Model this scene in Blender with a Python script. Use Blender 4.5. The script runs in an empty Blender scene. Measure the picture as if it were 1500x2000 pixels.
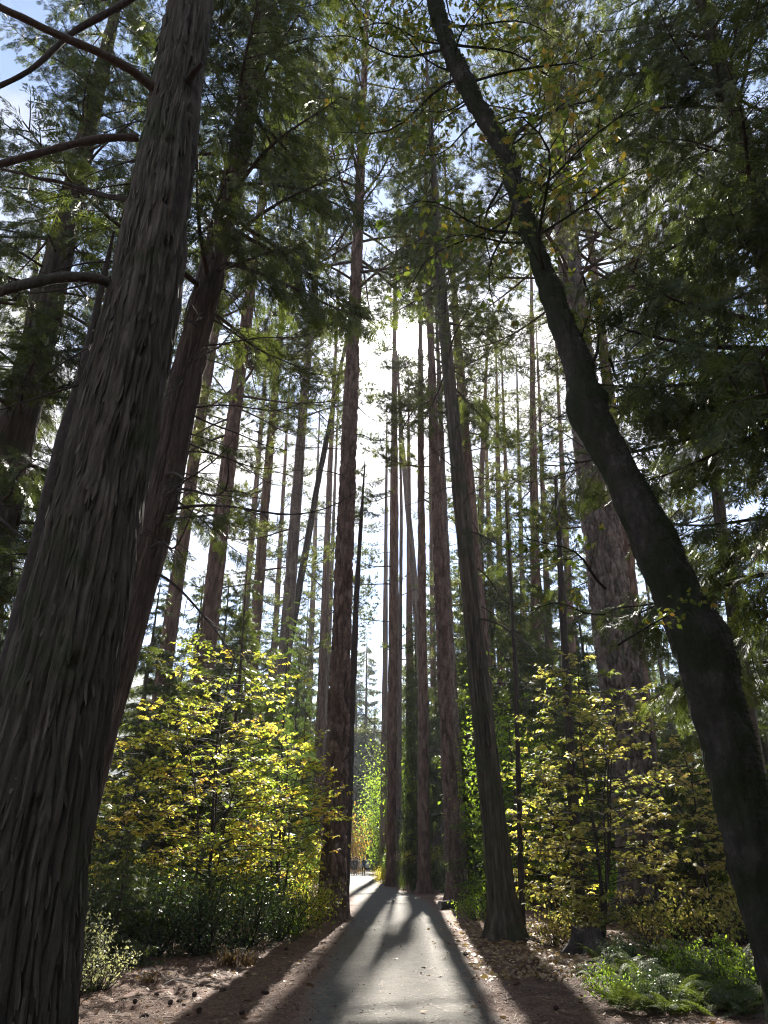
import bpy, math, random
import numpy as np
from math import radians, sin, cos, pi
from mathutils import Vector, Matrix

# ------------------------------------------------------------------ camera, sky, sun, exposure
SC = bpy.context.scene
COL = SC.collection
PITCH = radians(26.0); CAMH = 1.65; FPX = 1387.0          # focal length in pixels of the 1500x2000 photograph
SUN_EL = radians(39.5); SUN_AZ = radians(2.4)             # sun ahead of the camera, a little to the east side
SUN = np.array([sin(SUN_AZ)*cos(SUN_EL), cos(SUN_AZ)*cos(SUN_EL), sin(SUN_EL)])

cd = bpy.data.cameras.new('camera'); cam = bpy.data.objects.new('camera', cd); COL.objects.link(cam)
cam.location = (0, 0, CAMH); cam.rotation_euler = (pi/2 + PITCH, 0, 0)
cd.sensor_fit = 'VERTICAL'; cd.sensor_height = 36.0; cd.lens = 36.0*FPX/2000.0
cd.clip_start = 0.1; cd.clip_end = 6000
SC.camera = cam

w = bpy.data.worlds.new('World'); SC.world = w; w.use_nodes = True
nt = w.node_tree; N = nt.nodes; Lk = nt.links; N.clear()
def nd(t, **kw):
    n = N.new(t)
    for k, v in kw.items(): setattr(n, k, v)
    return n
out = nd('ShaderNodeOutputWorld'); bg = nd('ShaderNodeBackground'); bg.inputs['Strength'].default_value = 0.056
sky = nd('ShaderNodeTexSky'); sky.sky_type = 'NISHITA'; sky.sun_disc = False
sky.sun_elevation = SUN_EL; sky.sun_rotation = SUN_AZ; sky.altitude = 1200; sky.air_density = 1.0; sky.dust_density = 0.4; sky.ozone_density = 2.5
tc = nd('ShaderNodeTexCoord')
sep = nd('ShaderNodeSeparateXYZ'); Lk.new(tc.outputs['Generated'], sep.inputs[0])
def M_(op, a, b=None, clamp=False):
    n = nd('ShaderNodeMath', operation=op); n.use_clamp = clamp
    for i, x in enumerate((a, b)):
        if x is None: continue
        if isinstance(x, (int, float)): n.inputs[i].default_value = x
        else: Lk.new(x, n.inputs[i])
    return n.outputs[0]
den = M_('ADD', M_('MAXIMUM', sep.outputs['Z'], 0.0), 0.22)
cmb = nd('ShaderNodeCombineXYZ')
Lk.new(M_('DIVIDE', sep.outputs['X'], den), cmb.inputs[0]); Lk.new(M_('DIVIDE', sep.outputs['Y'], den), cmb.inputs[1])
cmb.inputs[2].default_value = 3.7
noi = nd('ShaderNodeTexNoise'); noi.inputs['Scale'].default_value = 1.35; noi.inputs['Detail'].default_value = 9; noi.inputs['Roughness'].default_value = 0.6
Lk.new(cmb.outputs[0], noi.inputs['Vector'])
ramp = nd('ShaderNodeValToRGB'); ramp.color_ramp.elements[0].position = 0.485; ramp.color_ramp.elements[1].position = 0.61
Lk.new(noi.outputs['Fac'], ramp.inputs[0])
dot = nd('ShaderNodeVectorMath', operation='DOT_PRODUCT'); Lk.new(tc.outputs['Generated'], dot.inputs[0]); dot.inputs[1].default_value = tuple(SUN)
dp = M_('MAXIMUM', dot.outputs['Value'], 0.0)
glow = M_('ADD', M_('MULTIPLY', M_('POWER', dp, 20.0), 2.4), M_('MULTIPLY', M_('POWER', dp, 260.0), 20.0))   # thin cloud scatters forward round the sun
nb = nd('ShaderNodeTexNoise'); nb.inputs['Scale'].default_value = 3.2; nb.inputs['Detail'].default_value = 7; Lk.new(cmb.outputs[0], nb.inputs['Vector'])
cl = M_('MULTIPLY', M_('ADD', glow, 3.8), M_('ADD', M_('MULTIPLY', nb.outputs['Fac'], 1.1), .42))
core = M_('MULTIPLY', M_('POWER', dp, 9000.0), 900.0)      # the sun seen through the thin cloud
cc = nd('ShaderNodeCombineColor')
Lk.new(M_('MULTIPLY', cl, 1.03), cc.inputs[0]); Lk.new(cl, cc.inputs[1]); Lk.new(M_('MULTIPLY', cl, .985), cc.inputs[2])
mix = nd('ShaderNodeMix', data_type='RGBA'); Lk.new(ramp.outputs[0], mix.inputs['Factor'])
Lk.new(sky.outputs[0], mix.inputs[6]); Lk.new(cc.outputs[0], mix.inputs[7])
cc2 = nd('ShaderNodeCombineColor')
for i, k in enumerate((1.0, .96, .88)): Lk.new(M_('MULTIPLY', core, k), cc2.inputs[i])
addc = nd('ShaderNodeMix', data_type='RGBA', blend_type='ADD'); addc.inputs['Factor'].default_value = 1.0
Lk.new(mix.outputs[2], addc.inputs[6]); Lk.new(cc2.outputs[0], addc.inputs[7])
Lk.new(addc.outputs[2], bg.inputs[0]); Lk.new(bg.outputs[0], out.inputs[0])

sl = bpy.data.lights.new('sun', 'SUN'); sl.energy = 5.0; sl.angle = radians(0.55); sl.color = (1.0, .95, .86)
so = bpy.data.objects.new('sun', sl); COL.objects.link(so)
so.rotation_euler = Vector(tuple(-SUN)).to_track_quat('-Z', 'Y').to_euler()

vs = SC.view_settings; vs.view_transform = 'Standard'; vs.look = 'None'; vs.gamma = 1.0; vs.use_curve_mapping = False
vs.exposure = 2.25
cy = SC.cycles
cy.max_bounces = 7; cy.diffuse_bounces = 3; cy.glossy_bounces = 2; cy.transmission_bounces = 4; cy.transparent_max_bounces = 4; cy.volume_bounces = 0
cy.use_denoising = True; cy.denoising_prefilter = 'NONE'; cy.pixel_filter_type = 'BLACKMAN_HARRIS'; cy.filter_width = 1.1; cy.sample_clamp_indirect = 6.0; cy.caustics_reflective = False; cy.caustics_refractive = False

rng = np.random.default_rng(7)
R0 = random.Random(7)

# ------------------------------------------------------------------ camera maths: a pixel of the photograph and a distance give a place
CP, SP = cos(PITCH), sin(PITCH)
def ray(u, v):
    x = (u-750)/FPX; y = (1000-v)/FPX
    return np.array([x, CP - y*SP, SP + y*CP])
def at(u, v, D):                       # the point on that line of sight at ground distance D
    d = ray(u, v); return np.array([0, 0, CAMH]) + d*(D/d[1])
def gnd(u, v):                         # where that line of sight meets the ground
    d = ray(u, v); t = -CAMH/d[2]; return np.array([d[0]*t, d[1]*t, 0.0])
def proj(P):
    x, y, z = P[0], P[1], P[2]-CAMH
    zc = y*CP + z*SP
    if zc < 0.05: return None
    return 750 + FPX*x/zc, 1000 - FPX*(-y*SP + z*CP)/zc, zc
def zc(P): return P[1]*CP + (P[2]-CAMH)*SP

# ------------------------------------------------------------------ numeric noise
def _h(ix, iy, iz, s):
    h = (ix.astype(np.int64)*73856093) ^ (iy.astype(np.int64)*19349663) ^ (iz.astype(np.int64)*83492791) ^ (s*2654435761)
    h = (h & 0xffffffff).astype(np.uint64)
    h = ((h ^ (h >> np.uint64(15)))*np.uint64(0x2c1b3c6d)) & np.uint64(0xffffffff)
    h = ((h ^ (h >> np.uint64(12)))*np.uint64(0x297a2d39)) & np.uint64(0xffffffff)
    h = h ^ (h >> np.uint64(15))
    return h.astype(np.float64)/4294967295.0
def vnoise(p, s=0):
    i = np.floor(p).astype(np.int64); f = p-i; f = f*f*(3-2*f); r = 0
    for dx in (0, 1):
        for dy in (0, 1):
            for dz in (0, 1):
                wgt = (f[:, 0] if dx else 1-f[:, 0])*(f[:, 1] if dy else 1-f[:, 1])*(f[:, 2] if dz else 1-f[:, 2])
                r = r + wgt*_h(i[:, 0]+dx, i[:, 1]+dy, i[:, 2]+dz, s)
    return r*2-1
def fbm(p, s=0, o=3):
    r = 0; a = 1; t = 0
    for k in range(o): r = r + a*vnoise(p*(2**k), s+k*17); t += a; a *= .5
    return r/t
def worley(p, s=0):
    i = np.floor(p).astype(np.int64); f1 = np.full(len(p), 9.); f2 = np.full(len(p), 9.); cid = np.zeros(len(p))
    for dx in (-1, 0, 1):
        for dy in (-1, 0, 1):
            for dz in (-1, 0, 1):
                a, b, c = i[:, 0]+dx, i[:, 1]+dy, i[:, 2]+dz
                q = np.stack([a+_h(a, b, c, s), b+_h(a, b, c, s+1), c+_h(a, b, c, s+2)], 1)
                d = np.sqrt(((q-p)**2).sum(1))
                cid = np.where(d < f1, _h(a, b, c, s+7), cid); nf2 = np.minimum(f2, np.maximum(f1, d)); f1 = np.minimum(f1, d); f2 = nf2
    return f1, f2, cid
def sstep(a, b, x):
    t = np.clip((x-a)/(b-a), 0, 1); return t*t*(3-2*t)

# ------------------------------------------------------------------ mesh building
class G:
    def __init__(s): s.v = []; s.q = []; s.t = []; s.tint = []; s.n = 0
    def add(s, V, quads=None, tris=None, mat=0, tint=0.5):
        V = np.array(V, float).reshape(-1, 3)
        if quads is not None and len(quads): s.q.append((np.asarray(quads, np.int64)+s.n, mat))
        if tris is not None and len(tris): s.t.append((np.asarray(tris, np.int64)+s.n, mat))
        s.v.append(V); s.tint.append(np.broadcast_to(np.asarray(tint, float), (len(V),))); s.n += len(V)
    def merge(s, o, M=None, tshift=0.0):
        V = np.concatenate(o.v)
        if M is not None: V = V @ M[:3, :3].T + M[:3, 3]
        for a, m in o.q: s.q.append((a+s.n, m))
        for a, m in o.t: s.t.append((a+s.n, m))
        s.v.append(V); s.tint.append(np.clip(np.concatenate(o.tint)+tshift, 0, 1)); s.n += len(V)
    def mesh(s, name, mats, smooth=False):
        me = bpy.data.meshes.new(name); V = np.concatenate(s.v)
        nq = sum(len(a) for a, m in s.q); ntr = sum(len(a) for a, m in s.t)
        me.vertices.add(len(V)); me.vertices.foreach_set('co', V.astype(np.float32).ravel())
        li = np.concatenate([a.ravel() for a, m in s.q] + [a.ravel() for a, m in s.t]).astype(np.int32)
        me.loops.add(len(li)); me.loops.foreach_set('vertex_index', li)
        me.polygons.add(nq+ntr)
        st = np.concatenate([np.arange(nq)*4, nq*4+np.arange(ntr)*3]).astype(np.int32)
        me.polygons.foreach_set('loop_start', st)
        mi = np.concatenate([np.full(len(a), m) for a, m in s.q] + [np.full(len(a), m) for a, m in s.t]).astype(np.int32)
        me.polygons.foreach_set('material_index', mi)
        if smooth: me.polygons.foreach_set('use_smooth', np.ones(nq+ntr, bool))
        at_ = me.attributes.new('tint', 'FLOAT', 'POINT'); at_.data.foreach_set('value', np.concatenate(s.tint).astype(np.float32))
        me.update(calc_edges=True); me.validate()
        for m in mats: me.materials.append(m)
        return me
def nrm(a):
    a = np.asarray(a, float); return a/np.maximum(np.linalg.norm(a, axis=-1, keepdims=True), 1e-9)
def tube_arrays(P, r, sides=6, cap=True):
    P = np.asarray(P, float); n = len(P); r = np.broadcast_to(np.asarray(r, float), (n,))
    T = nrm(np.gradient(P, axis=0)); ref = np.array([0, 0, 1.]) if abs(T[n//2][2]) < .8 else np.array([1., 0, 0])
    A = nrm(np.cross(T, ref)); B = np.cross(T, A)
    th = np.arange(sides)*2*pi/sides
    V = P[:, None, :] + r[:, None, None]*(A[:, None, :]*np.cos(th)[None, :, None] + B[:, None, :]*np.sin(th)[None, :, None])
    i = np.arange(n-1)[:, None]*sides; j = np.arange(sides)[None, :]; k = (j+1) % sides
    Q = np.stack([i+j, i+sides+j, i+sides+k, i+k], -1).reshape(-1, 4)
    return V.reshape(-1, 3), Q
def tube(g, P, r, sides=6, mat=0, tint=.5):
    V, Q = tube_arrays(P, r, sides); g.add(V, quads=Q, mat=mat, tint=tint)
    tr = [(0, k, k+1) for k in range(1, sides-1)]; b = len(V)-sides
    g.add(V[b:], tris=[(0, k, k+1) for k in range(1, sides-1)], mat=mat, tint=tint)
def frames(d, roll=None, up=None):     # N x 3 x 3, columns x=along, y=across, z=normal
    d = nrm(d); n = len(d)
    u = np.broadcast_to(np.array([0, 0, 1.]) if up is None else up, (n, 3))
    y = np.cross(u, d); bad = np.linalg.norm(y, axis=1) < 1e-3; y[bad] = np.cross(np.array([1., 0, 0]), d[bad]); y = nrm(y)
    z = np.cross(d, y)
    if roll is not None:
        c, s_ = np.cos(roll)[:, None], np.sin(roll)[:, None]; y, z = y*c+z*s_, z*c-y*s_
    return np.stack([d, y, z], -1)
def scatter(g, T, pos, F, sc, mat=1, tint=None, rg=None):   # T=(V,quads,tris) repeated at each place
    V, Q, Tr = T; n = len(pos); m = len(V); sc = np.broadcast_to(np.asarray(sc, float), (n,))
    W = np.einsum('nij,mj->nmi', F, V)*sc[:, None, None] + np.asarray(pos)[:, None, :]
    off = (np.arange(n)*m)[:, None, None]
    q = (Q[None]+off).reshape(-1, 4) if Q is not None and len(Q) else None
    t = (Tr[None]+off).reshape(-1, 3) if Tr is not None and len(Tr) else None
    tt = np.repeat(tint if tint is not None else (rg or rng).random(n), m)
    g.add(W.reshape(-1, 3), quads=q, tris=t, mat=mat, tint=tt)
A_ = np.array

# ------------------------------------------------------------------ materials
def newmat(name):
    m = bpy.data.materials.new(name); m.use_nodes = True; t = m.node_tree; t.nodes.clear()
    o = t.nodes.new('ShaderNodeOutputMaterial'); return m, t, t.nodes, t.links, o
def leafmat(name, c1, c2, trans=.45, tcol=1.5, rough=.5, spec=.3, c3=None):
    m, t, n, l, o = newmat(name)
    a = n.new('ShaderNodeAttribute'); a.attribute_name = 'tint'
    oi = n.new('ShaderNodeObjectInfo')
    r = n.new('ShaderNodeValToRGB'); e = r.color_ramp.elements
    e[0].color = (*c1, 1); e[1].color = (*c2, 1)
    if c3: e.new(1.0).color = (*c3, 1); e[1].position = .6
    ad = n.new('ShaderNodeMath'); ad.operation = 'MULTIPLY_ADD'; ad.inputs[1].default_value = .3; ad.use_clamp = True
    su = n.new('ShaderNodeMath'); su.operation = 'SUBTRACT'; su.inputs[1].default_value = .15
    l.new(a.outputs['Fac'], su.inputs[0]); l.new(oi.outputs['Random'], ad.inputs[0]); l.new(su.outputs[0], ad.inputs[2]); l.new(ad.outputs[0], r.inputs[0])
    p = n.new('ShaderNodeBsdfPrincipled'); p.inputs['Roughness'].default_value = rough; p.inputs['Specular IOR Level'].default_value = spec
    l.new(r.outputs[0], p.inputs['Base Color'])
    tr = n.new('ShaderNodeBsdfTranslucent')
    mu = n.new('ShaderNodeMix'); mu.data_type = 'RGBA'; mu.blend_type = 'MULTIPLY'; mu.inputs['Factor'].default_value = 1
    mu.clamp_result = False; l.new(r.outputs[0], mu.inputs[6]); mu.inputs[7].default_value = (tcol, tcol, tcol*.55, 1); l.new(mu.outputs[2], tr.inputs[0])
    mx = n.new('ShaderNodeMixShader'); mx.inputs[0].default_value = trans
    l.new(p.outputs[0], mx.inputs[1]); l.new(tr.outputs[0], mx.inputs[2]); l.new(mx.outputs[0], o.inputs[0])
    return m
def barkmat(name, c1, c2, c3, stretch=.12, scale=9., bump=.6, bdist=.02, moss=None, mossamt=0.):
    m, t, n, l, o = newmat(name)
    tc = n.new('ShaderNodeTexCoord'); mp = n.new('ShaderNodeMapping'); mp.inputs['Scale'].default_value = (1, 1, stretch)
    l.new(tc.outputs['Object'], mp.inputs[0])
    n1 = n.new('ShaderNodeTexNoise'); n1.inputs['Scale'].default_value = scale; n1.inputs['Detail'].default_value = 8; n1.inputs['Roughness'].default_value = .65; n1.inputs['Distortion'].default_value = .4
    l.new(mp.outputs[0], n1.inputs['Vector'])
    r = n.new('ShaderNodeValToRGB'); e = r.color_ramp.elements; e[0].position = .3; e[1].position = .72; e[0].color = (*c1, 1); e[1].color = (*c3, 1); e.new(.5).color = (*c2, 1)
    l.new(n1.outputs['Fac'], r.inputs[0])
    n2 = n.new('ShaderNodeTexNoise'); n2.inputs['Scale'].default_value = scale*5; n2.inputs['Detail'].default_value = 6; n2.inputs['Roughness'].default_value = .7
    l.new(mp.outputs[0], n2.inputs['Vector'])
    at_ = n.new('ShaderNodeAttribute'); at_.attribute_name = 'tint'
    mr = n.new('ShaderNodeMapRange'); mr.inputs['To Min'].default_value = .55; mr.inputs['To Max'].default_value = 1.45; l.new(at_.outputs['Fac'], mr.inputs['Value'])
    vm = n.new('ShaderNodeVectorMath'); vm.operation = 'SCALE'; l.new(r.outputs[0], vm.inputs[0]); l.new(mr.outputs[0], vm.inputs['Scale'])
    col = vm.outputs[0]
    if moss:
        n3 = n.new('ShaderNodeTexNoise'); n3.inputs['Scale'].default_value = 1.6; n3.inputs['Detail'].default_value = 7; n3.inputs['Roughness'].default_value = .6; l.new(tc.outputs['Object'], n3.inputs['Vector'])
        r3 = n.new('ShaderNodeValToRGB'); r3.color_ramp.elements[0].position = .62-.3*mossamt; r3.color_ramp.elements[1].position = .78-.3*mossamt; l.new(n3.outputs['Fac'], r3.inputs[0])
        mm = n.new('ShaderNodeMix'); mm.data_type = 'RGBA'; l.new(r3.outputs[0], mm.inputs['Factor']); l.new(col, mm.inputs[6]); mm.inputs[7].default_value = (*moss, 1); col = mm.outputs[2]
    p = n.new('ShaderNodeBsdfPrincipled'); p.inputs['Roughness'].default_value = .88; p.inputs['Specular IOR Level'].default_value = .18
    l.new(col, p.inputs['Base Color'])
    ad = n.new('ShaderNodeMath'); ad.operation = 'MULTIPLY_ADD'; ad.inputs[1].default_value = .6; l.new(n2.outputs['Fac'], ad.inputs[0]); l.new(n1.outputs['Fac'], ad.inputs[2])
    b = n.new('ShaderNodeBump'); b.inputs['Strength'].default_value = bump; b.inputs['Distance'].default_value = bdist; l.new(ad.outputs[0], b.inputs['Height'])
    l.new(b.outputs[0], p.inputs['Normal']); l.new(p.outputs[0], o.inputs[0])
    return m
def plain(name, c, rough=.6, spec=.3, metallic=0., var=.0, emit=None):
    m, t, n, l, o = newmat(name)
    p = n.new('ShaderNodeBsdfPrincipled'); p.inputs['Roughness'].default_value = rough; p.inputs['Specular IOR Level'].default_value = spec; p.inputs['Metallic'].default_value = metallic
    tx = n.new('ShaderNodeTexNoise'); tx.inputs['Scale'].default_value = 12; tx.inputs['Detail'].default_value = 5
    r = n.new('ShaderNodeValToRGB'); r.color_ramp.elements[0].color = (*[x*(1-var) for x in c], 1); r.color_ramp.elements[1].color = (*[min(1, x*(1+var)) for x in c], 1)
    tc = n.new('ShaderNodeTexCoord'); l.new(tc.outputs['Object'], tx.inputs['Vector']); l.new(tx.outputs['Fac'], r.inputs[0]); l.new(r.outputs[0], p.inputs['Base Color']); l.new(p.outputs[0], o.inputs[0])
    return m

MT = {}
MT['cedar_bark'] = barkmat('cedar_bark', (.055, .046, .036), (.098, .082, .064), (.165, .14, .112), .05, 16, 1., .03, (.065, .072, .04), .4)
MT['cedar_red'] = barkmat('cedar_red_bark', (.056, .042, .033), (.094, .070, .055), (.148, .112, .09), .05, 16, 1., .03)
MT['pine_bark'] = barkmat('pine_bark', (.08, .056, .044), (.135, .092, .072), (.21, .15, .12), .75, 11, .9, .02)
MT['pine_grey'] = barkmat('pine_grey_bark', (.085, .069, .059), (.155, .125, .106), (.25, .205, .175), .75, 10, .9, .02)
MT['pine_far'] = barkmat('pine_far_bark', (.09, .06, .046), (.15, .10, .076), (.22, .155, .122), .3, 9, .9, .05)
MT['oak_bark'] = barkmat('mossy_oak_bark', (.028, .023, .02), (.05, .042, .036), (.10, .083, .072), .5, 14, 1., .03, (.024, .03, .011), .75)
MT['branch_bark'] = barkmat('branch_bark', (.045, .034, .027), (.075, .057, .045), (.12, .095, .078), .5, 20, .6, .01)
MT['dead_bark'] = barkmat('dead_bark', (.03, .024, .02), (.055, .044, .038), (.09, .075, .066), .3, 20, .6, .01)
MT['pine_needle'] = leafmat('pine_needle', (.058, .074, .022), (.13, .142, .045), .42, 1.7, .45, .3)
MT['cedar_spray'] = leafmat('cedar_spray', (.042, .060, .018), (.10, .122, .034), .42, 1.7, .45, .35)
MT['fir_needle'] = leafmat('fir_needle', (.045, .078, .024), (.11, .15, .045), .48, 1.9, .42, .4)
MT['dogwood_leaf'] = leafmat('dogwood_leaf', (.16, .22, .04), (.45, .39, .085), .64, 1.75, .5, .25, (.48, .26, .08))
MT['dogwood_pale'] = leafmat('dogwood_pale_leaf', (.14, .17, .05), (.36, .31, .11), .58, 1.6, .5, .25, (.46, .35, .2))
MT['oak_leaf'] = leafmat('oak_leaf', (.075, .12, .025), (.17, .19, .04), .5, 1.5, .45, .3, (.36, .22, .05))
MT['green_leaf'] = leafmat('green_leaf', (.09, .16, .022), (.24, .31, .045), .65, 1.9, .5, .25)
MT['dark_leaf'] = leafmat('dark_leaf', (.028, .055, .02), (.07, .11, .035), .35, 1.4, .3, .5)
MT['amber_leaf'] = leafmat('amber_leaf', (.40, .24, .06), (.50, .33, .10), .5, 1.3)
MT['pale_leaf'] = leafmat('pale_leaf', (.30, .32, .20), (.5, .5, .36), .45, 1.3, .4, .4)
MT['fern'] = leafmat('fern_frond', (.04, .07, .022), (.11, .14, .035), .4, 1.4, .55, .2, (.22, .18, .05))
MT['litter'] = leafmat('dry_litter', (.08, .04, .026), (.36, .23, .14), .15, 1.1, .6, .3)
MT['fallen'] = leafmat('fallen_leaf', (.20, .11, .055), (.42, .31, .17), .2, 1.1, .5, .4)
MT['moss'] = leafmat('moss', (.022, .03, .010), (.06, .07, .02), .25, 1.3, .8, .1)
MT['grass'] = leafmat('dry_grass', (.09, .055, .03), (.19, .125, .065), .35, 1.2)

# ground and path
def groundmat():
    m, t, n, l, o = newmat('needle_duff')
    tc = n.new('ShaderNodeTexCoord')
    a = n.new('ShaderNodeTexNoise'); a.inputs['Scale'].default_value = .55; a.inputs['Detail'].default_value = 8; a.inputs['Roughness'].default_value = .6; l.new(tc.outputs['Object'], a.inputs['Vector'])
    b = n.new('ShaderNodeTexNoise'); b.inputs['Scale'].default_value = 38; b.inputs['Detail'].default_value = 6; b.inputs['Roughness'].default_value = .75; l.new(tc.outputs['Object'], b.inputs['Vector'])
    r = n.new('ShaderNodeValToRGB'); e = r.color_ramp.elements; e[0].position = .36; e[1].position = .64; e[0].color = (.055, .028, .02, 1); e[1].color = (.30, .19, .135, 1); e.new(.5).color = (.14, .078, .056, 1)
    c_ = n.new('ShaderNodeTexNoise'); c_.inputs['Scale'].default_value = 7; c_.inputs['Detail'].default_value = 9; c_.inputs['Roughness'].default_value = .78; l.new(tc.outputs['Object'], c_.inputs['Vector'])
    av = n.new('ShaderNodeMath'); av.operation = 'MULTIPLY_ADD'; av.inputs[1].default_value = .5; hb = n.new('ShaderNodeMath'); hb.operation = 'MULTIPLY'; hb.inputs[1].default_value = .5; l.new(c_.outputs['Fac'], hb.inputs[0]); l.new(b.outputs['Fac'], av.inputs[0]); l.new(hb.outputs[0], av.inputs[2])
    l.new(av.outputs[0], r.inputs[0])
    r2 = n.new('ShaderNodeValToRGB'); r2.color_ramp.elements[0].color = (.7, .7, .7, 1); r2.color_ramp.elements[1].color = (1.15, 1.1, 1.05, 1); r2.color_ramp.elements[0].position = .35; r2.color_ramp.elements[1].position = .65; l.new(a.outputs['Fac'], r2.inputs[0])
    mu = n.new('ShaderNodeMix'); mu.data_type = 'RGBA'; mu.blend_type = 'MULTIPLY'; mu.inputs['Factor'].default_value = 1; l.new(r.outputs[0], mu.inputs[6]); l.new(r2.outputs[0], mu.inputs[7])
    p = n.new('ShaderNodeBsdfPrincipled'); p.inputs['Roughness'].default_value = .8; p.inputs['Specular IOR Level'].default_value = .2; l.new(mu.outputs[2], p.inputs['Base Color'])
    bp = n.new('ShaderNodeBump'); bp.inputs['Strength'].default_value = 1.; bp.inputs['Distance'].default_value = .06; l.new(av.outputs[0], bp.inputs['Height']); l.new(bp.outputs[0], p.inputs['Normal']); l.new(p.outputs[0], o.inputs[0])
    return m
def pathmat():
    m, t, n, l, o = newmat('worn_asphalt')
    tc = n.new('ShaderNodeTexCoord')
    a = n.new('ShaderNodeTexNoise'); a.inputs['Scale'].default_value = 26; a.inputs['Detail'].default_value = 8; a.inputs['Roughness'].default_value = .88; l.new(tc.outputs['Object'], a.inputs['Vector'])
    v = n.new('ShaderNodeTexVoronoi'); v.inputs['Scale'].default_value = 60; l.new(tc.outputs['Object'], v.inputs['Vector'])
    b = n.new('ShaderNodeTexNoise'); b.inputs['Scale'].default_value = 2.6; b.inputs['Detail'].default_value = 12; b.inputs['Roughness'].default_value = .82; l.new(tc.outputs['Object'], b.inputs['Vector'])
    r = n.new('ShaderNodeValToRGB'); e = r.color_ramp.elements; e[0].position = .32; e[1].position = .7; e[0].color = (.055, .05, .043, 1); e[1].color = (.24, .218, .186, 1); l.new(a.outputs['Fac'], r.inputs[0])
    r2 = n.new('ShaderNodeValToRGB'); r2.color_ramp.elements[0].color = (.5, .49, .47, 1); r2.color_ramp.elements[1].color = (1.05, 1.04, 1.01, 1); r2.color_ramp.elements[0].position = .32; r2.color_ramp.elements[1].position = .68; l.new(b.outputs['Fac'], r2.inputs[0])
    mu = n.new('ShaderNodeMix'); mu.data_type = 'RGBA'; mu.blend_type = 'MULTIPLY'; mu.inputs['Factor'].default_value = 1; l.new(r.outputs[0], mu.inputs[6]); l.new(r2.outputs[0], mu.inputs[7])
    at_ = n.new('ShaderNodeAttribute'); at_.attribute_name = 'tint'          # needle dust lies along the edges
    d = n.new('ShaderNodeTexNoise'); d.inputs['Scale'].default_value = 9; d.inputs['Detail'].default_value = 9; d.inputs['Roughness'].default_value = .75; l.new(tc.outputs['Object'], d.inputs['Vector'])
    ad = n.new('ShaderNodeMath'); ad.operation = 'ADD'; l.new(at_.outputs['Fac'], ad.inputs[0]); l.new(d.outputs['Fac'], ad.inputs[1])
    r3 = n.new('ShaderNodeValToRGB'); r3.color_ramp.elements[0].position = .95; r3.color_ramp.elements[1].position = 1.25
    ms = n.new('ShaderNodeMapRange'); ms.inputs['From Min'].default_value = .85; ms.inputs['From Max'].default_value = 1.25; l.new(ad.outputs[0], ms.inputs['Value'])
    m2 = n.new('ShaderNodeMix'); m2.data_type = 'RGBA'; l.new(ms.outputs[0], m2.inputs['Factor']); l.new(mu.outputs[2], m2.inputs[6]); m2.inputs[7].default_value = (.145, .085, .062, 1)
    p = n.new('ShaderNodeBsdfPrincipled'); p.inputs['Roughness'].default_value = .8; p.inputs['Specular IOR Level'].default_value = .25; l.new(m2.outputs[2], p.inputs['Base Color'])
    hh = n.new('ShaderNodeMath'); hh.operation = 'MULTIPLY_ADD'; hh.inputs[1].default_value = .5; l.new(v.outputs['Distance'], hh.inputs[0]); l.new(a.outputs['Fac'], hh.inputs[2])
    bp = n.new('ShaderNodeBump'); bp.inputs['Strength'].default_value = .8; bp.inputs['Distance'].default_value = .02; l.new(hh.outputs[0], bp.inputs['Height']); l.new(bp.outputs[0], p.inputs['Normal']); l.new(p.outputs[0], o.inputs[0])
    return m
MT['ground'] = groundmat(); MT['path'] = pathmat()

# ------------------------------------------------------------------ scene objects
def link(name, me, parent=None, loc=(0, 0, 0), rot=(0, 0, 0), sc=1.0):
    o = bpy.data.objects.new(name, me); COL.objects.link(o)
    if parent is not None: o.parent = parent
    o.location = tuple(loc); o.rotation_euler = rot; o.scale = (sc, sc, sc) if isinstance(sc, (int, float)) else sc
    return o
def tag(o, label, cat, group=None):
    o['label'] = label; o['category'] = cat
    if group: o['group'] = group
    return o
def thing(name, label, cat, loc=(0, 0, 0), group=None, rotz=0.):
    o = bpy.data.objects.new(name, None); COL.objects.link(o); o.location = tuple(loc); o.rotation_euler = (0, 0, rotz); o.empty_display_size = .2
    return tag(o, label, cat, group)
def sub(name, parent):
    o = bpy.data.objects.new(name, None); COL.objects.link(o); o.parent = parent; return o

# ------------------------------------------------------------------ ground, path
LE = [(2060, 596), (2000, 612), (1900, 645), (1850, 668), (1800, 692), (1770, 700), (1750, 692), (1730, 678), (1715, 674), (1706, 678), (1699, 683), (1693, 684)]
RE = [(2060, 965), (2000, 942), (1900, 905), (1850, 882), (1800, 862), (1770, 842), (1750, 812), (1735, 762), (1722, 738), (1710, 724), (1702, 716), (1693, 706)]
LP = A_([gnd(u, v)[:2] for v, u in LE]); RP = A_([gnd(u, v)[:2] for v, u in RE])
def path_edges(y):
    return np.interp(y, LP[:, 1], LP[:, 0]), np.interp(y, RP[:, 1], RP[:, 0])
def path_mid(y):
    l, r = path_edges(y); return (l+r)/2
def gz(x, y):
    x = np.asarray(x, float); y = np.asarray(y, float); l, r = path_edges(y)
    off = np.maximum(np.maximum(l-x, x-r), 0)
    p = np.stack([x*.22, y*.22, x*0], -1).reshape(-1, 3)
    f = (fbm(p, 5, 3)*.16+.03).reshape(x.shape)
    return f*sstep(1., 6., off)*np.where(y < 150, 1, .3)
def gzz(x, y): return float(gz(A_([x]), A_([y]))[0])

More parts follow.
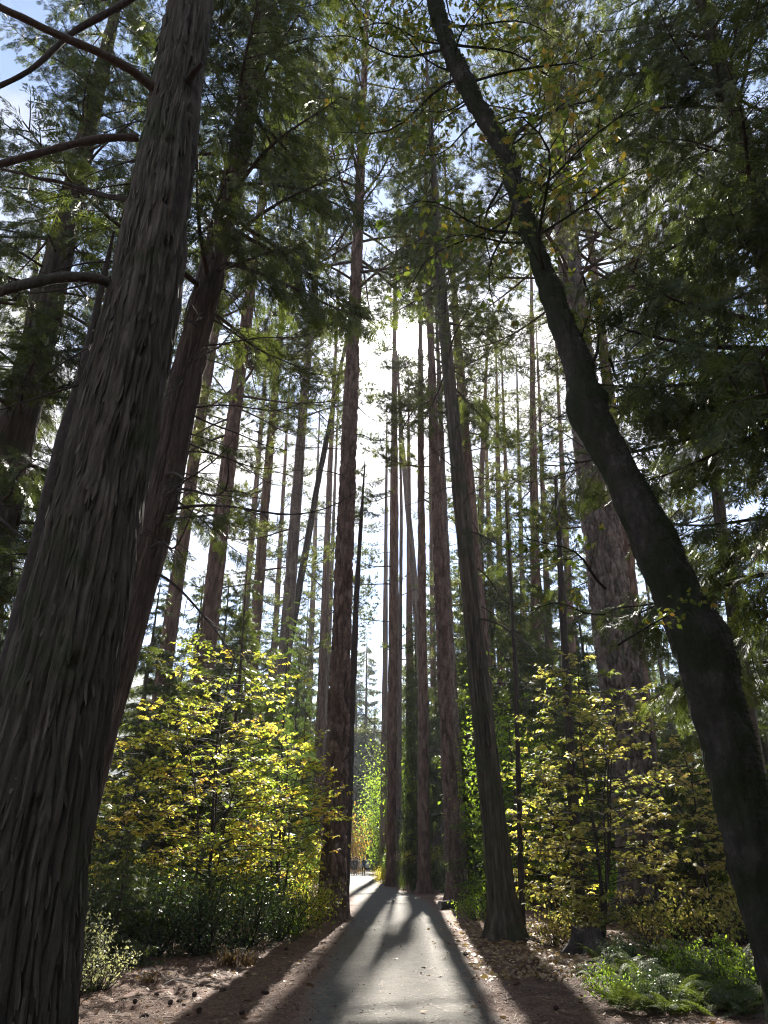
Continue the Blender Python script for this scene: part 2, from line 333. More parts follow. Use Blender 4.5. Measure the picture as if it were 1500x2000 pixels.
def make_ground():
    xs = np.unique(np.concatenate([np.linspace(-10, 10, 161), np.linspace(-14, 14, 57), np.sign(np.linspace(-1, 1, 61))*np.abs(np.linspace(-1, 1, 61))**3*3000]))
    ys = np.unique(np.concatenate([np.linspace(7.5, 22, 117), np.linspace(4, 40, 73), np.sign(np.linspace(-1, 1, 71))*np.abs(np.linspace(-1, 1, 71))**3*3000]))
    X, Y = np.meshgrid(xs, ys); Z = gz(X, Y)
    nearm = (np.abs(X) < 14) & (Y > 4) & (Y < 40)
    l, r = path_edges(Y); off = np.maximum(np.maximum(l-X, X-r), 0)
    P = np.stack([X*3.1, Y*3.1, X*0], -1).reshape(-1, 3)
    Z = Z + np.where(nearm, (fbm(P, 9, 3).reshape(X.shape)*.06+.012)*sstep(0., .9, off), 0)
    nx, ny = len(xs), len(ys); i = (np.arange(ny-1)[:, None]*nx+np.arange(nx-1)[None]).ravel()
    g = G(); g.add(np.stack([X, Y, Z], -1), quads=np.stack([i, i+1, i+nx+1, i+nx], 1))
    o = link('ground', g.mesh('ground', [MT['ground']], True)); o['kind'] = 'structure'; return o
GROUND = make_ground()
def make_path():
    ys = np.concatenate([np.linspace(5, 40, 141), np.geomspace(41, 160, 40)]); nc = 19
    l, r = path_edges(ys)
    nl = vnoise(np.stack([ys*1.7, ys*0, ys*0], 1), 3)*.10+vnoise(np.stack([ys*5.3, ys*0, ys*0], 1), 4)*.05
    nr = vnoise(np.stack([ys*1.7, ys*0+9, ys*0], 1), 3)*.10+vnoise(np.stack([ys*5.3, ys*0+5, ys*0], 1), 4)*.05
    t = np.linspace(0, 1, nc); X = (l-.45+nl)[:, None]*(1-t)+(r+.45+nr)[:, None]*t; Y = np.repeat(ys[:, None], nc, 1)
    e = np.abs(t*2-1); Z = (.008+.03*np.sin(pi*t)-.05*sstep(.8, 1., e))[None]+0*X
    e = np.abs(t*2-1); tint = np.repeat((sstep(.5, .98, e)*.9)[None], len(ys), 0)
    i = (np.arange(len(ys)-1)[:, None]*nc+np.arange(nc-1)[None]).ravel()
    g = G(); g.add(np.stack([X, Y, Z], -1), quads=np.stack([i, i+1, i+nc+1, i+nc], 1), tint=tint.ravel())
    o = link('path', g.mesh('path', [MT['path']], True)); o['kind'] = 'structure'
make_path()

def make_mountain():
    m = barkmat('granite_and_forest', (.05, .07, .045), (.10, .12, .09), (.24, .23, .22), 1.6, .024, .9, 4)
    n = 121; az = np.linspace(-1.0, 1.0, n); rows = 22; V = []
    for k in range(rows):
        t = k/(rows-1); D = 560+260*t
        prof = np.interp(az, [-1, -.45, -.18, -.08, 0., .12, .25, .5, 1], [215, 200, 165, 150, 115, 120, 145, 190, 210])
        nz = fbm(np.stack([az*9, az*0+t*2.2, az*0], 1), 21, 4)*32
        V.append(np.stack([np.sin(az)*D, np.cos(az)*D, (prof+nz)*t**.8-3], 1))
    V = np.concatenate(V); i = (np.arange(rows-1)[:, None]*n+np.arange(n-1)[None]).ravel()
    g = G(); g.add(V, quads=np.stack([i, i+1, i+n+1, i+n], 1))
    o = link('mountain', g.mesh('mountain', [m], True)); o['kind'] = 'structure'
make_mountain()

# ------------------------------------------------------------------ leaf and needle shapes
def tpl(V, Q=(), T=()): return (A_(V, float), A_(Q, np.int64).reshape(-1, 4), A_(T, np.int64).reshape(-1, 3))
LEAF = tpl([(0, 0, 0), (.32, .27, .05), (.34, 0, -.01), (.32, -.27, .05), (.7, .24, .02), (.7, 0, -.05), (.7, -.24, .02), (1, 0, -.14)],
           [(2, 1, 4, 5), (2, 5, 6, 3)], [(0, 1, 2), (0, 2, 3), (5, 4, 7), (5, 7, 6)])
LEAF_B = tpl([(0, 0, 0), (.3, .25, -.03), (.34, 0, .02), (.3, -.25, .09), (.7, .22, -.10), (.7, 0, -.02), (.7, -.2, .08), (1, .05, -.2)],
             [(2, 1, 4, 5), (2, 5, 6, 3)], [(0, 1, 2), (0, 2, 3), (5, 4, 7), (5, 7, 6)])
LEAF_S = tpl([(0, 0, 0), (.5, .28, .05), (1, 0, -.05), (.5, -.28, .05)], [(0, 1, 2, 3)])
def oak_tpl():
    r = [(0, .02), (.15, .06), (.2, .22), (.32, .12), (.42, .38), (.55, .16), (.68, .36), (.78, .12), (.9, .14), (1.02, 0)]
    V = [(x, 0, -.05*x) for x, y in r] + [(x, y, .12*y-.12*x*x) for x, y in r] + [(x, -y, .12*y-.12*x*x) for x, y in r]
    n = len(r); Q = [(i, i+1, n+i+1, n+i) for i in range(n-1)] + [(i, 2*n+i, 2*n+i+1, i+1) for i in range(n-1)]
    return tpl(V, Q)
OAKLEAF = oak_tpl()
def tuft_tpl(seed, n=34, wd=.035, spread=1.0, back=.25):
    r = np.random.default_rng(seed); d = nrm(np.stack([r.uniform(back, 1.2, n), r.normal(0, .55*spread, n), r.normal(0, .55*spread, n)], 1))
    p = nrm(np.cross(d, r.normal(size=(n, 3)))); ln = r.uniform(.75, 1.1, n)[:, None]
    b = np.stack([r.uniform(-.35, .1, n), 0*ln[:, 0], 0*ln[:, 0]], 1)
    V = np.stack([b-p*wd*.5, b+p*wd*.5, b+d*ln], 1).reshape(-1, 3)
    return (V, np.zeros((0, 4), np.int64), np.arange(3*n).reshape(-1, 3))
TUFT = [tuft_tpl(k, 34, .036) for k in range(3)]
TUFT_FAR = [tuft_tpl(k+5, 20, .08) for k in range(3)]
def spray_tpl(seed, k=6, wd=.05, sub_=True):
    r = np.random.default_rng(seed); V = []; Q = []
    def rhomb(p, d, ln, w_):
        d = nrm(d); s_ = nrm(np.cross(d, A_([0, 0, 1.]))); b = len(V)
        up = A_([0, 0, r.normal(0, .02)])
        V.extend([p-s_*w_*.25, p+d*ln*.5+s_*w_*.5+up, p+d*ln, p+d*ln*.5-s_*w_*.5+up]); Q.append((b, b+3, b+2, b+1))
    rhomb(A_([0., 0, 0]), A_([1, 0, -.1]), 1.0, wd)
    for i in range(k):
        t = .12+.8*i/k
        for s_ in (-1, 1):
            p = A_([t+r.normal(0, .02), 0, -.12*t*t]); ln = (.55-.32*t)*r.uniform(.8, 1.2); d = A_([.75, s_*.7, -.15+r.normal(0, .12)])
            rhomb(p, d, ln, wd)
            if sub_:
                dn = nrm(d); rhomb(p+dn*ln*.35, A_([1, s_*.15, -.15]), ln*.55, wd*.85); rhomb(p+dn*ln*.5, A_([.2, s_*1, -.2]), ln*.4, wd*.8)
    return (A_(V), A_(Q, np.int64), np.zeros((0, 3), np.int64))
SPRAY = [spray_tpl(k, 6, .055) for k in range(4)]
SPRAY_FAR = [spray_tpl(k+9, 4, .10, False) for k in range(3)]
def comb_tpl(seed, k=11, ln=.22, wd=.035):
    r = np.random.default_rng(seed); V = []; T = []
    for i in range(k):
        t = i/k
        for s_ in (-1, 1, 0):
            d = nrm(A_([.55, s_*.85, .25 if s_ else .8]) + r.normal(0, .12, 3)); p = A_([t, 0, 0]); q = nrm(np.cross(d, A_([1, 0, .2])))*wd*.5; b = len(V)
            V.extend([p-q, p+q, p+d*ln*(1.1-.5*t)]); T.append((b, b+1, b+2))
    return (A_(V), np.zeros((0, 4), np.int64), A_(T, np.int64))
COMB = [comb_tpl(k) for k in range(3)]

# ------------------------------------------------------------------ branches (root at the origin, pointing along +X)
def curve(fn, n): return A_([fn(t) for t in np.linspace(0, 1, n)])
def side_twig(P, T, r, ln, side, lift, n=4, fwd=.7, curl=.3):
    d = nrm(T*fwd + nrm(np.cross(A_([0, 0, 1.]), T))*side + A_([0, 0, lift]))
    t = np.linspace(0, 1, n)[:, None]
    return P + d*t*ln + A_([0, 0, 1.])*curl*ln*t*t + r.normal(0, .02*ln, (n, 3))*t
def pine_branch(seed, L=4., far=False, ntw=25):
    r = np.random.default_rng(seed); g = G(); ph = r.uniform(0, 6)
    C = curve(lambda t: A_([L*t, .25*sin(t*4+ph)*t, -.55*sin(t*pi*.75)*t + .5*t**3]), 9)
    tube(g, C, np.linspace(.055, .012, 9), 5); T = nrm(np.gradient(C, axis=0)); ends = []; dirs = []
    for k in range(ntw):
        t = .28+.72*(k+r.random())/ntw; i = min(int(t*8), 7); f = t*8-i; P = C[i]*(1-f)+C[i+1]*f
        ln = r.uniform(.5, 1.25)*(1.15-.5*t); tw = side_twig(P, T[i], r, ln, (1 if k % 2 else -1)*r.uniform(.5, 1.1), r.uniform(-.1, .45))
        tube(g, tw, np.linspace(.016, .006, 4), 3)
        dd = nrm(tw[3]-tw[2]); ends.append(tw[3]); dirs.append(dd)
        for m in range(3 if far else 5):
            q = tw[1+m % 3]*(1-.3)+tw[min(3, 2+m % 3)]*.3; e = q+nrm(dd+r.normal(0, .6, 3)+A_([0, 0, .2]))*r.uniform(.12, .4)
            tube(g, A_([q, (q+e)/2+r.normal(0, .02, 3), e]), [.007, .005, .004], 3); ends.append(e); dirs.append(nrm(e-q))
    ends.append(C[-1]); dirs.append(T[-1]); ends = A_(ends); dirs = A_(dirs); TT = TUFT_FAR if far else TUFT
    for k in range(len(TT)):
        m = np.arange(len(ends)) % len(TT) == k; n = m.sum()
        scatter(g, TT[k], ends[m], frames(dirs[m], r.uniform(0, 6, n)), r.uniform(.20, .30, n)*(1.25 if far else 1), 1, r.random(n))
    return g
def cedar_branch(seed, L=3., far=False, nsec=22, droop=.5):
    r = np.random.default_rng(seed); g = G(); ph = r.uniform(0, 6)
    C = curve(lambda t: A_([L*t, .2*sin(t*3.5+ph)*t, .12*L*t - droop*L*.5*t*t + .16*L*t**4]), 9)
    tube(g, C, np.linspace(.045, .008, 9), 5); T = nrm(np.gradient(C, axis=0)); pos = []; dr = []; sz = []
    for k in range(nsec):
        t = .14+.86*(k+r.random())/nsec; i = min(int(t*8), 7); f = t*8-i; P = C[i]*(1-f)+C[i+1]*f
        ln = r.uniform(.45, 1.05)*(1.1-.65*t); tw = side_twig(P, T[i], r, ln, (1 if k % 2 else -1)*r.uniform(.55, 1.1), r.uniform(-.3, .1), 4, .8, -.28)
        tube(g, tw, np.linspace(.011, .004, 4), 3)
        ns = 3 if far else max(3, int(ln*8)); dd = nrm(tw[3]-tw[0])
        for m in range(ns):
            s_ = (m+.6)/ns; j = min(int(s_*3), 2); q = tw[j]*(1-(s_*3-j))+tw[j+1]*(s_*3-j)
            pos.append(q); dr.append(nrm(dd*.9+r.normal(0, .45, 3)+A_([0, 0, -.55]))); sz.append(r.uniform(.24, .4))
        pos.append(tw[3]); dr.append(nrm(dd+A_([0, 0, -.35]))); sz.append(r.uniform(.25, .38))
    pos.append(C[-1]); dr.append(T[-1]); sz.append(.35)
    pos = A_(pos); dr = A_(dr); sz = A_(sz)*(1.5 if far else 1.); TT = SPRAY_FAR if far else SPRAY
    for k in range(len(TT)):
        m = np.arange(len(pos)) % len(TT) == k; n = m.sum()
        scatter(g, TT[k], pos[m], frames(dr[m], r.normal(0, .7, n)), sz[m], 1, r.random(n))
    return g
def fir_branch(seed, L=1.4, nsec=16):
    r = np.random.default_rng(seed); g = G()
    C = curve(lambda t: A_([L*t, .05*sin(t*5), .1*L*t-.22*L*t*t]), 7); tube(g, C, np.linspace(.016, .004, 7), 4); T = nrm(np.gradient(C, axis=0)); pos = []; dr = []; sz = []
    for k in range(nsec):
        t = .12+.86*(k+r.random())/nsec; i = min(int(t*6), 5); f = t*6-i; P = C[i]*(1-f)+C[i+1]*f
        ln = r.uniform(.28, .55)*(1.15-.6*t); tw = side_twig(P, T[i], r, ln, (1 if k % 2 else -1)*r.uniform(.6, 1.), r.uniform(-.2, .05), 3, .8, -.12)
        d = nrm(tw[2]-tw[0]); sd = nrm(np.cross(d, A_([0, 0, 1.])))
        pos.append(tw[0]); dr.append(d); sz.append(ln)
        for m in (-1, 1):
            for q in (.35, .65): pos.append(tw[0]+d*ln*q); dr.append(nrm(d+sd*m*.9+A_([0, 0, -.15]))); sz.append(ln*.5)
    pos.append(C[-2]); dr.append(T[-1]); sz.append(L*.2)
    pos = A_(pos); dr = A_(dr); sz = A_(sz)
    for k in range(3):
        m = np.arange(len(pos)) % 3 == k; n = m.sum(); scatter(g, COMB[k], pos[m], frames(dr[m], r.normal(0, .3, n)), sz[m], 1, r.random(n))
    return g
def dead_branch(seed, L=3., droop=.5, n2=9, thick=.028):
    r = np.random.default_rng(seed); g = G(); ph = r.uniform(0, 6); up = r.uniform(.0, .35)
    C = curve(lambda t: A_([L*t, .35*sin(t*4+ph)*t*L/3, -droop*L*.55*t*t + up*L*t**4 + .03*sin(t*9+ph)]), 12)
    tube(g, C, np.linspace(thick, .006, 12), 5); T = nrm(np.gradient(C, axis=0))
    for k in range(n2):
        t = .25+.72*r.random(); i = min(int(t*11), 10); ln = r.uniform(.3, 1.)*(1.2-t)
        tw = side_twig(C[i], T[i], r, ln, (1 if k % 2 else -1)*r.uniform(.4, 1.1), r.uniform(-.5, .2), 5, .8, r.uniform(-.5, .3)); tube(g, tw, np.linspace(.010, .004, 5), 3)
        for m in range(2):
            j = r.integers(1, 4); t2 = side_twig(tw[j], nrm(tw[j+1]-tw[j]), r, ln*.4, r.choice([-1, 1])*.8, r.uniform(-.4, .2), 4, .8, -.2); tube(g, t2, np.linspace(.006, .003, 4), 3)
    return g
def oak_branch(seed, L=2.2, nsec=11, nl=8, size=.14):
    r = np.random.default_rng(seed); g = G(); ph = r.uniform(0, 6)
    C = curve(lambda t: A_([L*t, .3*sin(t*5+ph)*t, .12*sin(t*6+ph)*t + .1*t]), 9); tube(g, C, np.linspace(.03, .007, 9), 4); T = nrm(np.gradient(C, axis=0)); pos = []; dr = []
    for k in range(nsec):
        t = .3+.7*(k+r.random())/nsec; i = min(int(t*8), 7); ln = r.uniform(.3, .7)
        tw = side_twig(C[i], T[i], r, ln, (1 if k % 2 else -1)*r.uniform(.5, 1.1), r.uniform(-.2, .4), 4, .7, .1); tube(g, tw, np.linspace(.008, .004, 4), 3)
        d = nrm(tw[3]-tw[2])
        for m in range(nl):
            q = tw[3] if m < nl//2 else tw[2]*.5+tw[1]*.5+r.normal(0, .05, 3); pos.append(q); dr.append(nrm(d*.5+r.normal(0, .6, 3)+A_([0, 0, -.35])))
    n = len(pos); scatter(g, OAKLEAF, A_(pos), frames(A_(dr), r.normal(0, .6, n)), r.uniform(.7, 1.15, n)*size, 1, r.random(n)**1.6*.95)
    return g
BM = MT['branch_bark']
PINE = [pine_branch(100+k).mesh('pine_branch', [BM, MT['pine_needle']]) for k in range(6)]
PINE_FAR = [pine_branch(120+k, 4., True, 17).mesh('pine_branch_small', [BM, MT['pine_needle']]) for k in range(4)]
CEDAR = [cedar_branch(140+k).mesh('cedar_branch', [BM, MT['cedar_spray']]) for k in range(6)]
CEDAR_FAR = [cedar_branch(160+k, 3., True, 18).mesh('cedar_branch_small', [BM, MT['cedar_spray']]) for k in range(4)]
DEAD = [dead_branch(180+k, 3., .25+.12*k).mesh('dead_branch', [MT['dead_bark']]) for k in range(6)]
OAK = [oak_branch(200+k).mesh('oak_branch', [MT['oak_bark'], MT['oak_leaf']]) for k in range(5)]

# ------------------------------------------------------------------ trunks
def trunk_geo(C, H, r0, kind, segs, dh, seed, flare=.35, amp=.035, tp=.75, plate=.12, zmin=-.35, hmax=None, knots=()):
    """C(h)->xyz local; bark relief is real: furrows for cedar, plates for pine"""
    hs = [zmin]
    while hs[-1] < H-.3: hs.append(hs[-1]+dh*(1+max(hs[-1], 0)/9.))
    hs = A_(hs); hs[-1] = H-.05
    if hmax: hs = hs[hs < hmax]
    rad = r0*np.maximum(1-np.maximum(hs, 0)/H, .01)**tp*(1+flare*np.exp(-np.maximum(hs, 0)/.55))
    th = np.arange(segs)*2*pi/segs; cen = A_([C(h) for h in hs])
    TH = np.tile(th, len(hs)); HH = np.repeat(hs, segs); RR = np.repeat(rad, segs); cx, sx = np.cos(TH), np.sin(TH)
    P = np.stack([cx*RR, sx*RR, HH], 1)
    lobes = 1+flare*.35*np.exp(-np.maximum(HH, 0)/.5)*np.sin(TH*5+seed+np.sin(TH*2)*1.2)
    big = fbm(P*A_([1.6, 1.6, .45])+seed, seed, 2)*.10*RR
    if kind == 'furrow':
        wp = fbm(P*A_([2., 2., .8]), seed+3, 2)
        q = P*A_([11., 11., .55]); q[:, 0] += wp*.55; q[:, 1] += wp*.5
        n1 = np.abs(vnoise(q, seed+5)); n2 = np.abs(vnoise(q*A_([2.3, 2.3, 1.8]), seed+6))
        n3 = np.abs(vnoise(q*A_([4.6, 4.6, 5.]), seed+11))
        d = -amp*np.exp(-n1/.10) - amp*.6*np.exp(-n2/.13) - amp*.25*np.exp(-n3/.2) + .012*vnoise(P*A_([40, 40, 4.5]), seed+7) + .012*vnoise(P*A_([15, 15, 6]), seed+8)
        ti = np.clip(.5+.55*vnoise(q*A_([1.2, 1.2, .8]), seed+12)+.35*vnoise(P*A_([40, 40, 4.5]), seed+7), 0, 1)
    elif kind == 'plate':
        k = 1/plate; wp = fbm(P*5, seed+3, 2)*.25
        f1, f2, ti = worley(P*A_([k, k, k*.42])+wp[:, None], seed+5)
        d = amp*1.5*(sstep(.03, .30, f2-f1)-1) + amp*.3*fbm(P*A_([26, 26, 12]), seed+8, 2) + amp*.35*(ti-.5)
    else:
        ti = .5
        d = amp*.7*fbm(P*A_([9, 9, 6]), seed+5, 3) + amp*1.3*fbm(P*A_([2.5, 2.5, 1.6]), seed+9, 2)
    for (kt, kh, ks) in knots:
        dd = ((np.angle(np.exp(1j*(TH-kt)))*RR)**2+((HH-kh)*.8)**2); d = d+.055*ks*np.exp(-dd/(.15*ks)**2)-.11*ks*np.exp(-dd/(.055*ks)**2)
    rr = RR*lobes+big+d*np.minimum(1, RR/.12)
    V = np.repeat(cen, segs, 0)+np.stack([cx*rr, sx*rr, 0*rr], 1)
    n = len(hs); i = np.arange(n-1)[:, None]*segs; j = np.arange(segs)[None]; k2 = (j+1) % segs
    g = G(); g.add(V, quads=np.stack([i+j, i+k2, i+segs+k2, i+segs+j], -1).reshape(-1, 4), tint=ti); return g

class Tree:
    """trunk seen at photo points pts (low to high) at distance D; wref=(width px, u, v)"""
    def __init__(s, name, label, cat, pts, D, wref, H, kind, mat, segs=48, dh=.12, seed=1, amp=.03, flare=.35, tp=.6, plate=.12, group=None, hmax=None, knots=()):
        P = A_([at(u, v, D) for u, v in pts]); s.D = D; s.H = H; s.seed = seed
        sl_lo = (P[1, 0]-P[0, 0])/(P[1, 2]-P[0, 2]); sl_hi = (P[-1, 0]-P[-2, 0])/(P[-1, 2]-P[-2, 2])
        s.zs = np.concatenate([[-1.], P[:, 2], [P[-1, 2]+60]]); s.xs = np.concatenate([[P[0, 0]-sl_lo*(P[0, 2]+1)], P[:, 0], [P[-1, 0]+sl_hi*60]])
        s.bx = float(np.interp(0, s.zs, s.xs)); s.bz = gzz(s.bx, D)
        R_ = at(wref[1], wref[2], D); rr = wref[0]*zc(R_)/FPX/2; s.tp = tp
        s.r0 = rr/max(1-max(R_[2], 0)/H, .05)**tp
        s.root = thing(name, label, cat, (s.bx, D, s.bz), group)
        s.me = trunk_geo(lambda h: A_([s.cx(h), 0, h]), H, s.r0, kind, segs, dh, seed, flare, amp, tp, plate, hmax=hmax, knots=knots).mesh('trunk', [mat], True)
        link('trunk', s.me, s.root); s.crown = None
    def cx(s, h): return float(np.interp(h, s.zs, s.xs))-s.bx
    def rad(s, h): return s.r0*max(1-max(h, 0)/s.H, .01)**s.tp
    def branches(s, meshes, L0, h0, h1, n, ln, elev=(-.15, .25), az=None, name='branch', shadow=True, keepout=.3, shape=None, view=True):
        if s.crown is None: s.crown = sub('crown', s.root)
        r = np.random.default_rng(s.seed*31+int(h0*10)+n); k = 0
        for i in range(n):
            t = (i+r.random())/n; h = h0+(h1-h0)*t
            a = r.uniform(0, 2*pi) if az is None else r.uniform(*az)
            f = (shape(t) if shape else 1.-.55*t); L = ln*f*r.uniform(.75, 1.2); e = r.uniform(*elev)
            rt = s.rad(h)*.8; loc = A_([s.cx(h)+cos(a)*rt, sin(a)*rt, h])
            W = loc+A_([s.bx, s.D, s.bz]); mid = W+A_([cos(a)*cos(e), sin(a)*cos(e), sin(e)])*L*.6
            p = proj(mid)
            if view and (p is None or not (-350 < p[0] < 1850 and -420 < p[1] < 2100)):
                if r.random() > keepout: continue
            if shadow and blocked(mid, L, r): continue
            me = meshes[r.integers(len(meshes))]; sc = L/L0
            link(name, me, s.crown, loc, (r.normal(0, .25), -e, a), sc)

CAMP = A_([0, 0, CAMH])
def blocked(mid, L, r):
    """leave the canopy open where the photograph's sun comes through to the path and the lit bushes"""
    q = mid-SUN*((mid[2])/SUN[2])
    if 7 < q[1] < 62 and abs(q[0]-path_mid(q[1])) < 1.5+L*.25 and r.random() < OPEN_PATH: return True
    q3 = mid-SUN*((mid[2]-3.)/SUN[2])
    if 9 < q3[1] < 27 and -9. < q3[0] < -1.8 and r.random() < OPEN_LEFT: return True
    if 13 < q3[1] < 24 and 2. < q3[0] < 8. and r.random() < .6: return True
    d = mid-CAMP; t = d@SUN
    if t > 2 and np.linalg.norm(d-SUN*t) < L*.25+.012*t: return True
    return False
OPEN_PATH = .95; OPEN_LEFT = .7

T = {}
# --- the pair of cedars beside the camera
T['cedar1'] = Tree('incense_cedar', 'huge grey-brown furrowed cedar trunk filling the left edge, nearest to the camera', 'tree', [(18, 1900), (45, 1700), (105, 1400), (190, 1000), (278, 600), (327, 300), (365, 60)], 6.2, (212, 105, 1400), 32, 'furrow', MT['cedar_bark'], 290, .031, 3, .075, .2, .8, knots=((-1.0, 3.1, 1.1), (-.55, 3.9, .8), (-1.35, 4.6, 1.2), (-.8, 5.6, 1.), (-.95, 6.4, 1.3), (-1.3, 7.3, .8), (-.7, 8.0, 1.2), (-1.0, 8.6, 1.1), (-1.2, 9.6, 1.), (-.6, 10.4, 1.), (-1.1, 2.0, .9)))
T['cedar2'] = Tree('incense_cedar', 'reddish cedar trunk standing close behind the huge furrowed cedar', 'tree', [(170, 1500), (243, 1250), (315, 990), (361, 750), (421, 500), (468, 300), (503, 100)], 11., (50, 421, 500), 32, 'furrow', MT['cedar_red'], 150, .045, 5, .04, .15, .4)
T['cedar3'] = Tree('incense_cedar', 'shaggy cedar trunk with dense dark boughs at the far left edge', 'tree', [(20, 900), (115, 500), (182, 210)], 14., (64, 60, 700), 34, 'furrow', MT['cedar_bark'], 90, .09, 8, .03, .3, .8)
T['cedar4'] = Tree('incense_cedar', 'sunlit yellow-green cedar seen past the left of the huge furrowed cedar', 'tree', [(-20, 1250), (20, 900), (60, 600)], 23., (30, 0, 1000), 30, 'furrow', MT['cedar_bark'], 40, .16, 9, .03, .3, .8)
# --- by the path
T['pineA'] = Tree('ponderosa_pine', 'tall straight pine with plated bark at the left edge of the path', 'tree', [(648, 1780), (672, 1100), (697, 500)], 24., (46, 655, 1500), 54, 'plate', MT['pine_bark'], 150, .055, 11, .05, .55, .6, .15)
T['cedarB'] = Tree('incense_cedar', 'dark stringy-barked cedar leaning in from the path\'s edge beside the yellow dogwood', 'tree', [(985, 1810), (938, 1350), (903, 1000), (868, 640), (853, 420)], 18.5, (48, 960, 1550), 36, 'furrow', MT['cedar_bark'], 110, .06, 13, .035, .55, .75)
T['pineC'] = Tree('ponderosa_pine', 'plated pine trunk right of the path with a small log at its foot', 'tree', [(890, 1755), (866, 1300), (846, 800), (836, 500)], 33., (32, 885, 1600), 56, 'plate', MT['pine_bark'], 100, .09, 17, .05, .5, .6, .17)
T['pineC2'] = Tree('ponderosa_pine', 'dark pine trunk tucked directly behind the pine with the small log', 'tree', [(905, 1740), (872, 1100), (852, 600)], 37., (20, 905, 1600), 50, 'plate', MT['pine_grey'], 60, .15, 18, .03, .4)
T['pineD'] = Tree('ponderosa_pine', 'slim straight pine second from the bend on the right of the path', 'tree', [(829, 1745), (824, 1200), (821, 700)], 42., (24, 828, 1600), 58, 'plate', MT['pine_far'], 70, .12, 19, .04, .35, .6, .16)
T['pineE'] = Tree('ponderosa_pine', 'orange-brown pine at the inside of the bend, where the path turns away', 'tree', [(764, 1728), (768, 1300), (772, 700)], 52., (19, 765, 1600), 64, 'plate', MT['pine_far'], 60, .16, 23, .04, .35, .6, .18)
T['pineE2'] = Tree('ponderosa_pine', 'thin dark pine almost hidden behind the orange-brown pine at the bend', 'tree', [(777, 1715), (784, 1000), (778, 700)], 58., (11, 777, 1600), 58, 'plate', MT['pine_grey'], 40, .25, 24, .03)
T['pineF'] = Tree('ponderosa_pine', 'massive grey plated pine trunk behind the right-hand yellow dogwood', 'tree', [(1262, 1700), (1170, 1000), (1120, 600), (1088, 250)], 24., (98, 1236, 1480), 52, 'plate', MT['pine_grey'], 190, .055, 29, .075, .5, .7, .19)
# --- left group
T['pineJ'] = Tree('ponderosa_pine', 'dark pine trunk rising behind the left dogwood with cedar boughs round it', 'tree', [(403, 1270), (440, 950), (490, 560)], 28., (36, 415, 1180), 50, 'plate', MT['pine_far'], 70, .12, 31, .04, .3, .6, .16)
T['pineK'] = Tree('ponderosa_pine', 'pale reddish pine trunk close to the reddish cedar', 'tree', [(338, 1190), (385, 860), (425, 620)], 36., (28, 345, 1120), 52, 'plate', MT['pine_far'], 50, .18, 32, .04)
T['pineL'] = Tree('ponderosa_pine', 'light brown pine with a swollen knot on its trunk, against bright sky', 'tree', [(500, 1210), (525, 900), (552, 600)], 42., (20, 512, 1080), 56, 'plate', MT['pine_far'], 50, .18, 33, .04)
T['pineM'] = Tree('ponderosa_pine', 'slender dark pine rising out of the young firs against bright sky', 'tree', [(560, 1230), (592, 800), (632, 380)], 36., (23, 572, 1080), 54, 'plate', MT['pine_grey'], 50, .16, 34, .035)
T['pineN'] = Tree('ponderosa_pine', 'dark pine leaning over to touch its taller neighbours, left of the tall plated pine', 'tree', [(578, 1185), (620, 950), (672, 690), (700, 560)], 44., (14, 595, 1080), 48, 'plate', MT['dead_bark'], 40, .2, 35, .035)
T['pineO'] = Tree('ponderosa_pine', 'distant reddish pine seen just left of the tall plated pine', 'tree', [(634, 1190), (645, 900), (660, 600)], 60., (13, 640, 1050), 66, 'plate', MT['pine_far'], 40, .25, 36, .04)
T['pineQ'] = Tree('ponderosa_pine', 'distant rust-coloured pine trunk beneath the sun', 'tree', [(769, 1400), (770, 1000), (770, 650)], 68., (20, 769, 1150), 70, 'plate', MT['pine_far'], 40, .25, 37, .04)
T['pineR'] = Tree('ponderosa_pine', 'thin distant pine leaning toward the sun', 'tree', [(806, 1100), (785, 860), (775, 700)], 62., (11, 795, 960), 56, 'plate', MT['pine_grey'], 30, .3, 38, .03)
T['pineU'] = Tree('ponderosa_pine', 'pale pine trunk right behind the leaning stringy-barked cedar', 'tree', [(940, 1250), (912, 900), (886, 560)], 40., (24, 920, 1000), 56, 'plate', MT['pine_far'], 50, .18, 39, .04)
T['pineV'] = Tree('ponderosa_pine', 'slim distant pine, first of two past the leaning cedar', 'tree', [(934, 1150), (942, 900), (950, 720)], 55., (13, 938, 1000), 52, 'plate', MT['pine_far'], 30, .3, 40, .03)
T['pineW'] = Tree('ponderosa_pine', 'slim distant pine, second of two past the leaning cedar', 'tree', [(978, 1250), (974, 1000), (970, 760)], 60., (11, 976, 1000), 54, 'plate', MT['pine_far'], 30, .3, 41, .03)
T['pineZ'] = Tree('ponderosa_pine', 'mid-sized brown pine between the two black snags', 'tree', [(1048, 1270), (1042, 900), (1038, 600)], 48., (20, 1046, 1150), 56, 'plate', MT['pine_far'], 40, .22, 42, .04)
T['pineAA'] = Tree('ponderosa_pine', 'slim pine glimpsed behind the upper trunk of the massive grey pine', 'tree', [(1213, 1000), (1188, 760), (1164, 560)], 34., (22, 1185, 740), 50, 'plate', MT['pine_far'], 40, .2, 43, .035)
T['pineBB'] = Tree('ponderosa_pine', 'leaning reddish pine at the upper right behind the dark cedar boughs', 'tree', [(1530, 620), (1440, 270), (1396, 80)], 21., (32, 1425, 210), 46, 'plate', MT['pine_far'], 50, .15, 44, .03)
